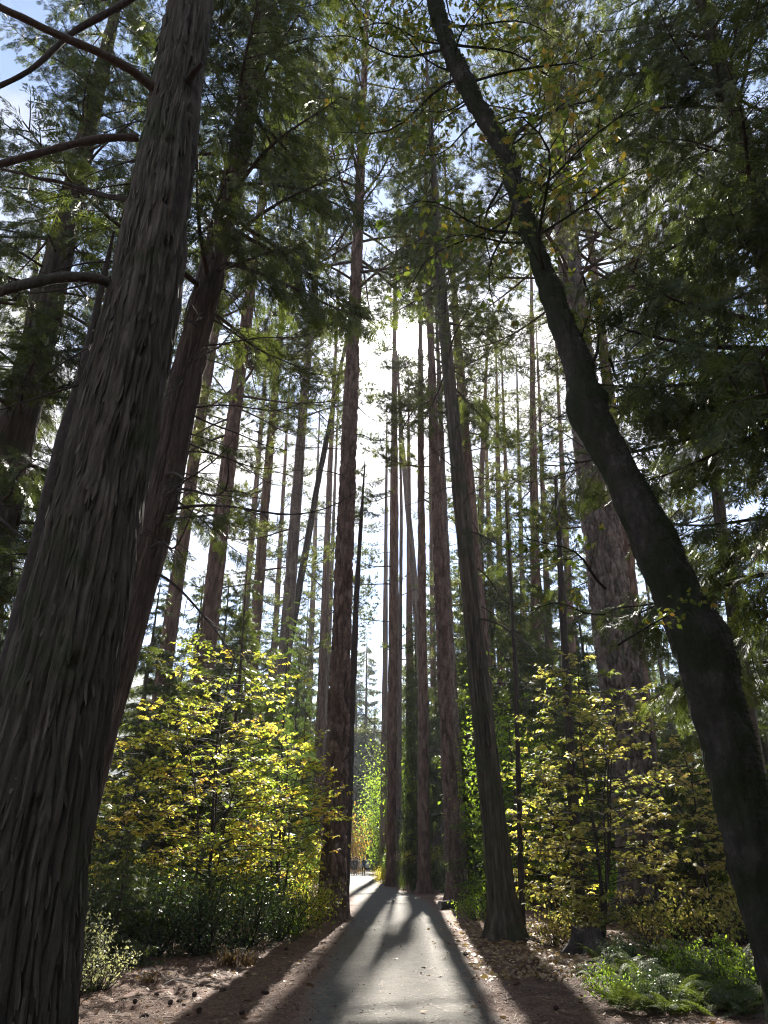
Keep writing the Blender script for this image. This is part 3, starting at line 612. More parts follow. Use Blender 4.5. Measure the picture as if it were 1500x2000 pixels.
# --- dead trees
T['snagP'] = Tree('dead_conifer', 'thin dead conifer with drooping bare branches beside the tall plated pine', 'dead tree', [(672, 1745), (684, 1450), (697, 1150), (709, 960)], 27., (16, 684, 1450), 17.5, 'rough', MT['dead_bark'], 24, .14, 51, .02, .2, .55)
T['snagX'] = Tree('dead_conifer', 'thin black dead sapling with bare twigs right of the leaning cedar', 'dead tree', [(1016, 1640), (1008, 1350), (997, 1130), (990, 1010)], 20., (9, 1012, 1450), 12, 'rough', MT['dead_bark'], 20, .14, 52, .02, .2, .5)
T['snagY'] = Tree('dead_conifer', 'charred black snag with a broken top beside the massive grey pine', 'dead tree', [(1128, 1700), (1105, 1300), (1080, 830)], 21., (13, 1098, 1150), 14.6, 'rough', MT['dead_bark'], 24, .14, 53, .03, .2, .45, hmax=13.4)
T['snagCC'] = Tree('dead_conifer', 'dark crooked bare stem left of the huge furrowed cedar', 'dead tree', [(85, 1010), (120, 860), (168, 700), (190, 600)], 9., (24, 120, 860), 11.5, 'rough', MT['dead_bark'], 24, .1, 54, .03, .2, .5)

def px_limb(g, pts, r0, r1, sides=8, n=26, seed=0, wob=.012):
    P = A_([at(*p) for p in pts]); d = np.concatenate([[0], np.cumsum(np.linalg.norm(np.diff(P, axis=0), axis=1))]); t = np.linspace(0, d[-1], n)
    Q = np.stack([np.interp(t, d, P[:, k]) for k in range(3)], 1)
    for _ in range(3): Q[1:-1] = (Q[:-2]+2*Q[1:-1]+Q[2:])/4
    Q = Q+fbm(np.stack([t*2.5, t*0+seed, t*0], 1), seed, 2)[:, None]*A_([wob, 0, wob])*2
    tube(g, Q, np.linspace(r0, r1, n)*(1+.12*vnoise(np.stack([t*6, t*0, t*0+seed], 1), seed)), sides); return Q
def limb_part(tree, pts, r0, r1, mat, seed=1):
    g = G(); px_limb(g, pts, r0, r1, seed=seed)
    for v in g.v: v -= A_(tree.root.location)
    if tree.crown is None: tree.crown = sub('crown', tree.root)
    return link('branch', g.mesh('limb', [mat], True), tree.crown)

# ------------------------------------------------------------------ boughs of each tree
c1 = T['cedar1']
limb_part(c1, [(305, 172, 6.0), (225, 120, 5.6), (110, 68, 5.3), (0, 12, 5.0), (-120, -60, 4.8)], .06, .035, MT['branch_bark'], 1)
limb_part(c1, [(228, 562, 6.1), (200, 545, 5.9), (120, 540, 5.6), (50, 555, 5.4), (-20, 575, 5.2), (-140, 600, 5.0)], .062, .05, MT['cedar_bark'], 2)
limb_part(c1, [(272, 268, 6.3), (200, 270, 6.2), (110, 290, 6.1), (0, 320, 6.0), (-120, 360, 5.9)], .055, .035, MT['branch_bark'], 3)
limb_part(c1, [(252, 392, 6.3), (205, 380, 6.4), (160, 370, 6.5), (90, 350, 6.5), (-20, 325, 6.6)], .035, .014, MT['dead_bark'], 4)
limb_part(c1, [(366, 160, 6.0), (378, 140, 5.85), (392, 124, 5.75)], .05, .035, MT['dead_bark'], 5)
limb_part(c1, [(330, -60, 6.5), (250, 5, 6.9), (140, 62, 7.0), (60, 140, 7.1), (0, 168, 7.2), (-100, 210, 7.3)], .06, .035, MT['dead_bark'], 6)
c1.branches(CEDAR, 3., 16, 31, 16, 2.6, (-.3, .1), (.3, 2.8), shadow=False)
c1.branches(DEAD, 3., 6, 11, 8, 2.0, (-.5, .1), (2.3, 3.4))
c2 = T['cedar2']
c2.branches(CEDAR, 3., 11.5, 31, 84, 3.6, (-.45, .05))
c2.branches(CEDAR, 3., 6.0, 10., 5, 1.6, (-.6, -.1), (-.9, .6))
c2.branches(DEAD, 3., 5.5, 15, 24, 3.2, (-.7, .1), (-1.5, 1.1))
c3 = T['cedar3']
c3.branches(CEDAR, 3., 4.5, 33, 135, 3.6, (-.5, .05)); c3.branches(DEAD, 3., 3.5, 16, 22, 2.6, (-.6, .2))
T['cedar4'].branches(CEDAR, 3., 2., 29, 110, 3.6, (-.45, .1), shape=lambda t: 1.05-.8*t)
T['snagCC'].branches(DEAD, 3., 3.5, 11, 14, 1.6, (-.5, .6))
a = T['pineA']; a.branches(PINE, 4., 23, 53, 84, 5.0, (-.25, .3)); a.branches(DEAD, 3., 13, 26, 20, 2.4, (-.5, .2))
b = T['cedarB']; b.branches(CEDAR, 3., 15, 35, 56, 2.9, (-.5, .1)); b.branches(DEAD, 3., 7, 17, 16, 2.9, (-.6, .1))
for k, h0, n, ln, nd_ in (('pineC', 24, 58, 4.4, 22), ('pineC2', 21, 32, 3.4, 8), ('pineD', 21, 54, 4.0, 16), ('pineE', 20, 62, 4.2, 14), ('pineE2', 18, 34, 3.4, 6)):
    t_ = T[k]; t_.branches(PINE if t_.D < 36 else PINE_FAR, 4., h0, t_.H-1, n, ln, (-.25, .3)); t_.branches(DEAD, 3., h0*.45, h0+2, nd_, 2.2, (-.5, .2))
f = T['pineF']; f.branches(PINE, 4., 23, 51, 96, 6.0, (-.3, .3)); f.branches(DEAD, 3., 13, 25, 30, 3.4, (-.6, .15))
f.branches(PINE, 4., 17, 24, 10, 3.6, (-.6, -.1), (-1.2, .6))
for k, h0, n, ln, nd_ in (('pineJ', 19, 62, 4.6, 16), ('pineK', 18, 52, 4.4, 8), ('pineL', 16, 54, 4.0, 10), ('pineM', 18, 56, 4.2, 18), ('pineN', 16, 32, 3.2, 10), ('pineO', 17, 62, 4.2, 10),
                          ('pineQ', 17, 62, 4.2, 10), ('pineR', 16, 40, 3.4, 6), ('pineU', 18, 58, 4.2, 14), ('pineV', 14, 52, 3.8, 8), ('pineW', 14, 52, 3.8, 8), ('pineZ', 13, 62, 4.2, 12), ('pineAA', 15, 52, 4.6, 12)):
    t_ = T[k]; t_.branches(PINE if t_.D < 36 else PINE_FAR, 4., h0, t_.H-1, int(n*1.1), ln, (-.3, .3)); t_.branches(DEAD, 3., h0*.4, h0+2, nd_, 2.2, (-.5, .2))
SLIM = []
for k, (u1, u2, D_, w_, H_) in enumerate(((752, 757, 84, 9, 60), (800, 797, 78, 12, 62), (846, 836, 68, 10, 56), (908, 884, 70, 12, 60), (962, 942, 72, 12, 58), (1002, 976, 58, 12, 50), (1024, 1006, 66, 11, 56),
                                          (1074, 1046, 60, 13, 54), (1118, 1082, 54, 14, 50), (606, 632, 78, 10, 58), (470, 530, 56, 14, 52), (534, 574, 70, 11, 56), (640, 668, 66, 9, 52))):
    t_ = Tree('ponderosa_pine', 'slender far pine trunk', 'tree', [(u1, 1300), ((u1+u2)/2, 950), (u2, 600)], D_, (w_, u1, 1150), H_, 'plate', MT['pine_far'] if k % 3 else MT['pine_grey'], 24, .4, 600+k, .03, group='far pines closing the view')
    t_.branches(PINE_FAR, 4., 13+2*(k % 3), H_-1, 40, 3.7, (-.3, .3)); t_.branches(DEAD, 3., 7, 16, 6, 2., (-.5, .2)); SLIM.append(t_.root)
bb = T['pineBB']; bb.branches(PINE, 4., 14, 43, 64, 4.2, (-.3, .3)); bb.branches(DEAD, 3., 9, 18, 12, 2.6, (-.5, .2))
p_ = T['snagP']; p_.branches(DEAD, 3., 4.4, 15, 28, 2.3, (-.75, -.1), (-1.3, 1.2)); p_.branches(DEAD, 3., 4, 15, 8, 1.2, (-.5, .1)); p_.branches(CEDAR, 3., 14.2, 17.3, 16, 1.3, (-.3, .3), shadow=False)
x_ = T['snagX']; x_.branches(DEAD, 3., 1.5, 11.5, 34, 1.3, (-.5, .3)); x_.branches(CEDAR_FAR, 3., 9, 11.8, 9, 1.1, (-.4, .2), shadow=False)
y_ = T['snagY']; y_.branches(DEAD, 3., 3, 13.5, 24, 1.5, (-.5, .3))

# ------------------------------------------------------------------ leaning mossy oak
def make_oak():
    px = [(1548, 1950, 7.0, 114), (1480, 1700, 7.1, 108), (1435, 1500, 7.2, 106), (1386, 1300, 7.3, 112), (1340, 1200, 7.35, 102), (1298, 1100, 7.4, 98), (1250, 1000, 7.5, 86), (1200, 900, 7.6, 74),
          (1146, 800, 7.7, 72), (1126, 700, 7.8, 56), (1086, 600, 7.9, 47), (1052, 500, 8.0, 42), (1014, 400, 8.1, 37), (988, 300, 8.2, 38), (928, 200, 8.3, 38), (878, 100, 8.4, 35), (850, 10, 8.5, 34), (835, -120, 8.6, 31)]
    P = A_([at(u, v, D) for u, v, D, w_ in px]); W = A_([w_*zc(at(u, v, D))/FPX/2 for u, v, D, w_ in px])
    sl = (P[1]-P[0])/(P[1, 2]-P[0, 2]); P = np.concatenate([[P[0]-sl*(P[0, 2]+.4)], P]); W = np.concatenate([[W[0]*1.25], W])
    base = A_([np.interp(0, P[:, 2], P[:, k]) for k in range(2)]+[0.]); root = thing('oak_tree', 'mossy black oak leaning far over the path with lobed yellow-green leaves', 'tree', base)
    # resample along the stem with rings square to it
    d = np.concatenate([[0], np.cumsum(np.linalg.norm(np.diff(P, axis=0), axis=1))]); n = 330; t = np.linspace(0, d[-1], n)
    C = np.stack([np.interp(t, d, P[:, k]) for k in range(3)], 1); Rr = np.interp(t, d, W)*.93
    for _ in range(14): C[1:-1] = (C[:-2]+2*C[1:-1]+C[2:])/4; Rr[1:-1] = (Rr[:-2]+2*Rr[1:-1]+Rr[2:])/4
    V, Q = tube_arrays(C-base, Rr, 110); S = 110
    nr = nrm(V-np.repeat(C-base, S, 0)); disp = .04*fbm(V*A_([2.2, 2.2, 2.2]), 61, 3)+.026*fbm(V*A_([10, 10, 5]), 62, 3)+.012*vnoise(V*A_([30, 30, 18]), 63)-.022*np.exp(-np.abs(vnoise(V*A_([11, 11, 4.5]), 64))/.14)
    for (u, v, D, s_, rad_) in ((1128, 790, 7.55, .10, .28), (1400, 1235, 7.2, .07, .3), (985, 262, 8.1, .05, .2), (1180, 770, 7.6, .06, .2), (905, 150, 8.2, .05, .22), (1345, 1330, 7., .04, .4)):
        q = at(u, v, D)-base; disp = disp+s_*np.exp(-((V-q)**2).sum(1)/rad_**2)
    g = G(); g.add(V+nr*disp[:, None], quads=Q[:, ::-1]); link('trunk', g.mesh('trunk', [MT['oak_bark']], True), root)
    r = np.random.default_rng(76); Vd = V+nr*disp[:, None]; mk = np.nonzero(fbm(V*1.3, 66, 3)+.35*nr[:, 1]*-1+r.normal(0, .15, len(V))+np.where(nr[:, 0] < -.35, -1., 0) > -.1)[0]; i = r.choice(mk, 16000); d_ = nrm(nr[i]+r.normal(0, .7, (16000, 3))+A_([0, 0, -.3])); p_ = nrm(np.cross(d_, r.normal(size=(16000, 3))))*.005
    gm = G(); gm.add(np.stack([Vd[i]-p_, Vd[i]+p_, Vd[i]+d_*r.uniform(.012, .045, 16000)[:, None]], 1).reshape(-1, 3), tris=np.arange(48000).reshape(-1, 3), tint=np.repeat(r.random(16000), 3)); mo = link('moss', gm.mesh('moss', [MT['moss']]), root); mo['kind'] = 'stuff'
    crown = sub('crown', root); r = np.random.default_rng(77)
    for pts, ra, rb, sd_ in (([(985, 300, 8.1), (1005, 262, 8.3), (1050, 232, 8.6), (1110, 205, 9.0), (1190, 190, 9.4)], .05, .012, 3), ([(1150, 720, 7.7), (1166, 690, 7.5), (1172, 650, 7.3)], .03, .008, 4),
                             ([(845, 40, 8.4), (870, -20, 8.3), (900, -90, 8.2)], .06, .03, 6), ([(1040, 450, 8.), (1038, 425, 7.9)], .03, .02, 7)):
        g = G(); px_limb(g, pts, ra, rb, seed=sd_)
        for v in g.v: v -= base
        link('branch', g.mesh('limb', [MT['oak_bark']], True), crown)
    spots = []
    for k in range(58):
        i = int(n*(.46+.53*r.random()**.8)); spots.append((C[i], r.uniform(1.2, 2.6), r.uniform(0, 2*pi)))
    for (u, v, D) in ((1120, 330, 9.), (1180, 190, 9.4), (1080, 210, 8.8), (1140, 120, 8.6), (1000, 100, 8.6), (930, 60, 8.6), (760, 40, 8.8), (720, 70, 9.), (1090, 60, 9.2), (1230, 260, 9.6), (1250, 300, 9.6), (1170, 650, 7.6), (1190, 700, 7.6),
                      (1210, 660, 8.), (1240, 1150, 7.3), (1225, 1260, 6.9), (1230, 1200, 7.1), (1150, 540, 8.), (1080, 740, 8.4), (1060, 780, 8.6), (1170, 450, 8.6), (1040, 160, 8.5), (820, 90, 8.5), (980, 20, 8.5)):
        spots.append((at(u, v, D)-A_([.6, 0, 0])*r.uniform(-1, 1), r.uniform(.9, 1.4), r.uniform(0, 2*pi)))
    for (c, L, az) in spots: link('branch', OAK[r.integers(5)], crown, c-base, (r.normal(0, .3), -r.uniform(-.3, .4), az), L/2.2)
make_oak()

def bark_strips(tree, n, hmax, mat, seed):
    me = tree.me; V = np.empty(len(me.vertices)*3, np.float32); me.vertices.foreach_get('co', V); V = V.reshape(-1, 3); r = np.random.default_rng(seed)
    k = np.nonzero((V[:, 2] > .2) & (V[:, 2] < hmax))[0]; i = r.choice(k, n); P = V[i].astype(float); c = A_([[tree.cx(z), 0, z] for z in P[:, 2]]); nr = nrm((P-c)*A_([1, 1, 0])); sd = np.cross(nr, A_([0, 0, 1.]))
    ln = r.uniform(.08, .42, n)[:, None]; wd = r.uniform(.006, .02, n)[:, None]; lift = r.uniform(.006, .035, n)[:, None]; sl_ = A_([[tree.cx(z-.3)-tree.cx(z), 0, -.3] for z in P[:, 2]]); dn = nrm(sl_)+sd*r.normal(0, .08, n)[:, None]
    a = P+nr*.002; b = a+dn*ln*.6+nr*lift*.4; e = a+dn*ln+nr*lift
    W = np.stack([a-sd*wd*.6, a+sd*wd*.6, b+sd*wd, b-sd*wd, e+sd*wd*.2, e-sd*wd*.4], 1).reshape(-1, 3); o = np.arange(n)[:, None]*6
    g = G(); g.add(W, quads=np.concatenate([o+A_([[0, 1, 2, 3]]), o+A_([[3, 2, 4, 5]])]), tint=np.repeat(r.random(n), 6)); ob = link('bark_strips', g.mesh('bark_strips', [mat]), tree.root); ob['kind'] = 'stuff'
bark_strips(T['cedar1'], 2600, 13, MT['cedar_bark'], 1); bark_strips(T['cedar2'], 1400, 16, MT['cedar_red'], 2); bark_strips(T['cedarB'], 900, 18, MT['cedar_bark'], 3); bark_strips(T['cedar3'], 700, 20, MT['cedar_bark'], 4)
# ------------------------------------------------------------------ dense cedar at the right
cr = Tree('incense_cedar', 'dense dark cedar at the right whose drooping boughs hang before the mossy oak', 'tree', [(1640, 900), (1560, 640), (1512, 480)], 9.3, (60, 1560, 640), 24, 'furrow', MT['cedar_bark'], 60, .1, 71, .03, .25, .8)
cr.branches(CEDAR, 3., 5.4, 23, 84, 3.9, (-.45, .05), (pi*.55, pi*1.75), keepout=.5, shape=lambda t: 1.-.6*t)
cr.branches(CEDAR, 3., 5., 23, 40, 3.6, (-.45, .05), None, keepout=.2, shape=lambda t: 1.-.6*t)
cr2 = Tree('incense_cedar', 'slim cedar behind the mossy oak with yellowing oak leaves among its boughs', 'tree', [(1440, 1250), (1412, 1050), (1395, 900)], 15., (26, 1420, 1100), 20, 'furrow', MT['cedar_bark'], 30, .16, 72, .02, .25, .8)
cr2.branches(CEDAR, 3., 5., 19.5, 50, 2.0, (-.45, .05), shape=lambda t: 1.-.8*t)

# ------------------------------------------------------------------ copies of whole plants
def copy_thing(root, loc, rotz=0., sc=1., label=None, group=None):
    r = root.copy(); COL.objects.link(r); r.location = tuple(loc); r.rotation_euler = (0, 0, rotz); r.scale = (sc, sc, sc) if isinstance(sc, (int, float)) else sc
    if label: r['label'] = label
    if group: r['group'] = group
    for ch in root.children:
        c = ch.copy(); COL.objects.link(c); c.parent = r
        for gch in ch.children:
            d = gch.copy(); COL.objects.link(d); d.parent = c
    return r
def rotm(ax, ang):
    return A_(Matrix.Rotation(ang, 4, ax))
def place_m(loc, az, el, roll, s_):
    M = rotm('Z', az) @ rotm('Y', -el) @ rotm('X', roll); M = M*s_; M[3, 3] = 1; M[:3, 3] = loc; return M
def conifer_parts(seed, H, geos, L0, nb, ln, h0, r0, mat, shape, elev):
    r = np.random.default_rng(seed); tg = trunk_geo(lambda h: A_([.02*sin(h), .02*cos(h*1.3), h]), H, r0, 'rough', 14, .3, seed, .25, .02, .8); cg = G()
    for i in range(nb):
        t = (i+r.random())/nb; h = h0+(H-h0-.1)*t; L = ln*shape(t)*r.uniform(.75, 1.2)
        cg.merge(geos[r.integers(len(geos))], place_m(A_([0, 0, h]), r.uniform(0, 2*pi), r.uniform(*elev), r.normal(0, .25), L/L0), r.uniform(-.15, .15))
    return tg, cg
FIRG = [fir_branch(300+k, 1.4, 10) for k in range(4)]; PFG = [pine_branch(320+k, 4., True, 9) for k in range(3)]; CFG = [cedar_branch(340+k, 3., True, 20) for k in range(3)]
def proto(name, label, cat, tg, cg, tm, lm):
    o = thing(name, label, cat, (0, 0, 0)); link('trunk', tg.mesh('trunk', [tm], True), o); link('crown', cg.mesh('crown', [BM, lm]), o); return o
SAP = []
for k, (H_, nb) in enumerate(((5., 62), (6.5, 74), (4., 50))):
    tg, cg = conifer_parts(400+k, H_, FIRG, 1.4, nb, 1.75, .3, .06, BM, lambda t: (1.06-t)**.8, (-.25, .2)); SAP.append((tg.mesh('trunk', [BM], True), cg.mesh('crown', [BM, MT['fir_needle']]), H_))
CSAP = []
for k, H_ in enumerate((5.5, 8.)):
    tg, cg = conifer_parts(420+k, H_, CFG, 3., 60, 1.9, .3, .07, BM, lambda t: (1.06-t)**.75, (-.3, .15)); CSAP.append((tg.mesh('trunk', [BM], True), cg.mesh('crown', [BM, MT['cedar_spray']]), H_))
FARP = []
for k in range(3):
    tg, cg = conifer_parts(440+k, 36., PFG, 4., 56, 4.4, 11+3*k, .42, MT['pine_far'], lambda t: 1.02-.75*t, (-.3, .3)); FARP.append((tg.mesh('trunk', [MT['pine_far']], True), cg.mesh('crown', [BM, MT['pine_needle']]), 36.))
for k in range(2):
    tg, cg = conifer_parts(460+k, 26., CFG, 3., 100, 4.5, 1.2, .38, MT['cedar_bark'], lambda t: (1.04-t)**.7, (-.4, .1)); FARP.append((tg.mesh('trunk', [MT['cedar_bark']], True), cg.mesh('crown', [BM, MT['cedar_spray']]), 26.))
def put(name, label, cat, protos, k, x, y, H=None, group=None, rz=None, names=('trunk', 'crown'), wid=1.):
    p = protos[k % len(protos)]; s_ = (H/p[2]) if H else 1.
    o = thing(name, label, cat, (x, y, gzz(x, y)-.03), group, rz if rz is not None else R0.uniform(0, 6.28)); o.scale = (s_*wid, s_*wid, s_)
    for nm, me in zip(names, p[:2]): link(nm, me, o)
    return o
def X(u, D, v=1500): return float(at(u, v, D)[0])
# saplings that can be picked out one by one
put('fir_sapling', 'full dark green fir sapling right behind the left dogwood, next to the plated pine', 'sapling', SAP, 1, X(548, 22), 22, 9.8, wid=.62)
put('fir_sapling', 'smaller fir sapling between the left dogwood and the plated pine', 'sapling', SAP, 0, X(592, 27), 27, 8.2, wid=.4)
put('cedar_sapling', 'tall young cedar in front of the dark pine trunk, its dark boughs against the sky', 'sapling', CSAP, 1, X(450, 24), 24, 11.5)
put('cedar_sapling', 'young cedar behind the right foot of the huge furrowed cedar', 'sapling', CSAP, 0, X(335, 23), 23, 8.0)
put('fir_sapling', 'light green fir sapling below the slender dark pine', 'sapling', SAP, 1, X(500, 33), 33, 11.5, wid=.7)
put('fir_sapling', 'sunlit fir sapling left of the tall plated pine, above the others', 'sapling', SAP, 0, X(572, 39), 39, 13., wid=.45)
put('cedar_sapling', 'dark ivy-like young cedar hugging the slim straight pine', 'sapling', CSAP, 1, X(812, 43.5), 43.5, 13., wid=.34)
put('cedar_sapling', 'young cedar filling the gap behind the plated pine trunks right of the path', 'sapling', CSAP, 0, X(930, 44), 44, 12., wid=.6)
put('fir_sapling', 'fir sapling behind the leaning stringy-barked cedar', 'sapling', SAP, 2, X(1000, 30), 30, 7.)
put('cedar_sapling', 'dense young cedar between the charred snag and the massive grey pine', 'sapling', CSAP, 1, X(1120, 32), 32, 12., wid=.7)
put('cedar_sapling', 'young cedar in the shade behind the mossy oak', 'sapling', CSAP, 0, X(1410, 22), 22, 9.)
put('fir_sapling', 'fir sapling just past the bend, behind the walkers', 'sapling', SAP, 1, X(785, 88), 88, 13., wid=.7)

# --- wood beyond: single trees while they can be told apart
FAR_LAB = [('ponderosa_pine', 'one of the far-off pines closing the view behind the path-side trunks', 'far pines closing the view'), ('incense_cedar', 'one of the far-off cedars closing the view behind the path-side trunks', 'far cedars closing the view')]
rr = random.Random(5); made = 0; tries = 0; spots = []
FAR = []
while made < 72 and tries < 2000:
    tries += 1; y = 62+95*rr.random()**.8; hw = y*.60; x = rr.uniform(-hw, hw); pm = float(path_mid(min(y, 88)))-max(0, y-88)*.04
    if abs(x-pm) < 3.5+.02*y: continue
    if -1 < (x-.042*y) < 6 and y < 75: continue
    if y < 128 and -.055*y-4 < x < 3: continue
    if any((x-a)**2+(y-b)**2 < 20 for a, b in spots): continue
    k = rr.choice((0, 1, 2, 3, 4, 3, 4, 3))
    if k < 3 and -6 < x-.042*y < 6 and rr.random() < .6: k = 3
    spots.append((x, y)); nm, lb, gr = FAR_LAB[0 if k < 3 else 1]
    H_ = rr.uniform(30, 44) if k < 3 else rr.uniform(16, 30)
    FAR.append(put(nm, lb, 'tree', FARP, k, x, y, H_, gr)); made += 1
MIDS = [(955, 47, 27, .9), (1008, 38, 18, .9), (1072, 42, 20, .9), (1142, 38, 16, .9), (1095, 29, 10, .9), (806, 76, 25, .7), (716, 136, 44, .8), (812, 66, 24, .7), (474, 38, 15, .9), (528, 50, 18, .9), (432, 44, 19, .9),
        (378, 34, 15, .9), (585, 58, 20, .6), (320, 48, 22, .9), (290, 34, 15, .9), (858, 58, 24, .9), (905, 62, 27, .9), (990, 70, 30, .7), (1060, 75, 32, .7), (1290, 60, 29, .8), (1390, 44, 21, .8), (1460, 34, 20, .8), (60, 36, 22, .8), (160, 44, 26, .8), (596, 78, 31, .6), (565, 76, 30, .8), (880, 84, 38, .8), (832, 98, 40, .8), (470, 60, 27, .8), (690, 142, 44, .8), (1130, 60, 34, .9), (400, 70, 32, .9), (1010, 90, 42, .9)]
for k, (u, D, H_, wd_) in enumerate(MIDS):
    FAR.append(put('incense_cedar', FAR_LAB[1][1], 'tree', FARP, 3+k % 2, X(u, D, 1300), D, H_, FAR_LAB[1][2], wid=wd_)); spots.append((X(u, D, 1300), D))
for k in range(26):                    # the wood closes the view where the path bends out of sight
    y = rr.uniform(132, 165); x = -16+46*(k+rr.random())/26-.02*y; q = 3+k % 2
    FAR.append(put('incense_cedar', FAR_LAB[1][1], 'tree', FARP, q, x, y, rr.uniform(26, 40), FAR_LAB[1][2]))
rr = random.Random(9); made = 0; UND = []
while made < 46:
    y = rr.uniform(27, 95); hw = y*.56; x = rr.uniform(-hw, hw); l, r_ = path_edges(y)
    if l-1.6-.03*y < x < r_+1.6+.015*y or -.055*y-1.5 < x < .5: continue
    if any((x-a)**2+(y-b)**2 < 5 for a, b in spots): continue
    spots.append((x, y)); c_ = rr.random() < .5
    UND.append(put('cedar_sapling' if c_ else 'fir_sapling', 'one of the young %s crowding the understorey between the tall trunks' % ('cedars' if c_ else 'firs'), 'sapling', CSAP if c_ else SAP, rr.randrange(3), x, y, rr.uniform(2.5, 8.5), 'understorey ' + ('cedars' if c_ else 'firs'))); made += 1

# --- the same wood goes on behind and beside the camera
wood = bpy.data.objects.new('forest', None); COL.objects.link(wood); wood['kind'] = 'stuff'; wood['label'] = 'the wood going on all round behind the viewer'; wood['category'] = 'forest'
rr = random.Random(50)
for k in range(30):
    a_ = radians(rr.uniform(158, 382)); d_ = rr.uniform(9, 34); x = cos(a_)*d_; y = sin(a_)*d_
    if abs(x) < 3.2 or (y > 0 and abs(x) < y*.75+5): continue
    q = rr.randrange(5); p = FARP[q]; s_ = rr.uniform(.8, 1.15); rz = rr.uniform(0, 6.28)
    for nm, me in zip(('trunk', 'crown'), p[:2]): link(nm, me, wood, (x, y, -.05), (0, 0, rz), s_)

# ------------------------------------------------------------------ leafy shrubs
def dogwood_geo(seed, H, rad, nlat=64, ntw=6, nlf=8, size=.13, base_h=.7):
    r = np.random.default_rng(seed); g = G(); pos = []; dr = []; sz = []; ti = []
    stems = []
    for k in range(4):
        a = r.uniform(0, 6.28); l_ = rad*(.05 if k == 0 else r.uniform(.2, .5)); hh = H*(1 if k == 0 else r.uniform(.55, .9))
        S = curve(lambda t: A_([cos(a)*l_*t**1.4+.08*sin(t*7+a), sin(a)*l_*t**1.4+.08*cos(t*6), hh*t]), 12); tube(g, S, np.linspace(.05 if k == 0 else .032, .008, 12), 6); stems.append(S)
    for k in range(nlat):
        S = stems[0] if k % 2 else stems[1+k % 3]; t = base_h/H+(1-base_h/H)*(k+r.random())/nlat; i = min(int(t*11), 10); P = S[i]*(1-(t*11-i))+S[i+1]*(t*11-i)
        az = r.uniform(0, 6.28); L = rad*(.35+.75*sin(pi*min(1, .25+.75*(1-t))))*r.uniform(.55, 1.)*(.55+.6*(1-t)); d = A_([cos(az), sin(az), r.uniform(.0, .5)])
        tt = np.linspace(0, 1, 6)[:, None]; Lt = P+nrm(d)*L*tt+A_([0, 0, -1.])*.22*L*tt**2+r.normal(0, .03, (6, 3))*tt; tube(g, Lt, np.linspace(.013, .004, 6), 4)
        hue = np.clip(r.normal(.42, .2), 0, 1)
        for m in range(ntw):
            s_ = .3+.7*(m+r.random())/ntw; j = min(int(s_*5), 4); Q = Lt[j]*(1-(s_*5-j))+Lt[j+1]*(s_*5-j); ln = r.uniform(.18, .5); dd = nrm(nrm(d)*.7+nrm(np.cross(d, A_([0, 0, 1.])))*r.choice([-1, 1])*r.uniform(.3, 1)+A_([0, 0, r.uniform(-.1, .35)]))
            tube(g, A_([Q, Q+dd*ln*.5+A_([0, 0, .02]), Q+dd*ln]), [.006, .004, .003], 3)
            for q in range(nlf):
                u_ = .25+.75*(q//2+1)/(nlf/2); sd = nrm(np.cross(dd, A_([0, 0, 1.])))*(1 if q % 2 else -1)
                pos.append(Q+dd*ln*u_); dr.append(nrm(dd*r.uniform(.2, .9)+sd*r.uniform(.4, 1.)+A_([0, 0, r.uniform(-.75, .15)]))); sz.append(size*r.uniform(.4, 1.2)); ti.append(np.clip(hue+r.normal(0, .16), 0, 1))
    pos = A_(pos); F = frames(A_(dr), r.normal(0, .55, len(pos))); return g, pos, F, A_(sz), A_(ti)
SINGLE = {}
for key, mt in (('gold', MT['dogwood_leaf']), ('pale', MT['dogwood_pale'])):
    L_ = []
    for k in range(10):
        g = G(); V, Q, Tr = LEAF if k % 2 else LEAF_B; g.add(V, quads=Q, tris=Tr, tint=.08+.09*k); L_.append(g.mesh('leaf', [mt]))
    SINGLE[key] = L_
def dogwood(label, u, D, H, rad, seed, key, nsingle=0, size=.13, nlat=64, group=None, base_h=.7):
    mt = MT['dogwood_leaf'] if key == 'gold' else MT['dogwood_pale']; x = X(u, D); z = gzz(x, D)-.03
    o = thing('dogwood', label, 'shrub', (x, D, z), group); g, pos, F, sz, ti = dogwood_geo(seed, H, rad, nlat, size=size, base_h=base_h)
    link('stems', g.mesh('stems', [MT['dead_bark']], True), o)
    pick = np.zeros(len(pos), bool)
    if nsingle:
        dist = pos[:, 1]+np.random.default_rng(1).normal(0, .5, len(pos)); pick[np.argsort(dist)[:nsingle]] = True
    gl = G(); m1 = ~pick; half = np.arange(len(pos)) % 2 == 0
    for hm, tp_ in ((half, LEAF), (~half, LEAF_B)):
        m = m1 & hm; scatter(gl, tp_, pos[m], F[m], sz[m], 0, ti[m])
    fo = link('foliage', gl.mesh('foliage', [mt]), o); fo['kind'] = 'stuff'
    for i in np.nonzero(pick)[0]:
        lo = bpy.data.objects.new('leaf', SINGLE[key][min(9, int(ti[i]*10))]); COL.objects.link(lo); lo.parent = o
        M = Matrix([[*(F[i][r_]*sz[i]), pos[i][r_]] for r_ in range(3)]+[[0, 0, 0, 1]]); lo.matrix_local = M
    return o
dogwood('golden-green dogwood behind the dark low shrubs, glowing in the sun', 420, 17.5, 6.4, 3.1, 501, 'gold', 280, .118, 140)
dogwood('golden dogwood at the right foot of the huge furrowed cedar', 275, 18.5, 5.2, 2.4, 502, 'gold', 0, .115, 84)
dogwood('yellow dogwood pressed against the left side of the tall plated pine', 560, 19.5, 4.8, 2.1, 503, 'gold', 0, .115, 84)
dogwood('pale yellow dogwood with a dark straight stem before the massive grey pine', 1140, 17.5, 6.0, 2.4, 504, 'pale', 280, .128, 118, base_h=.35)
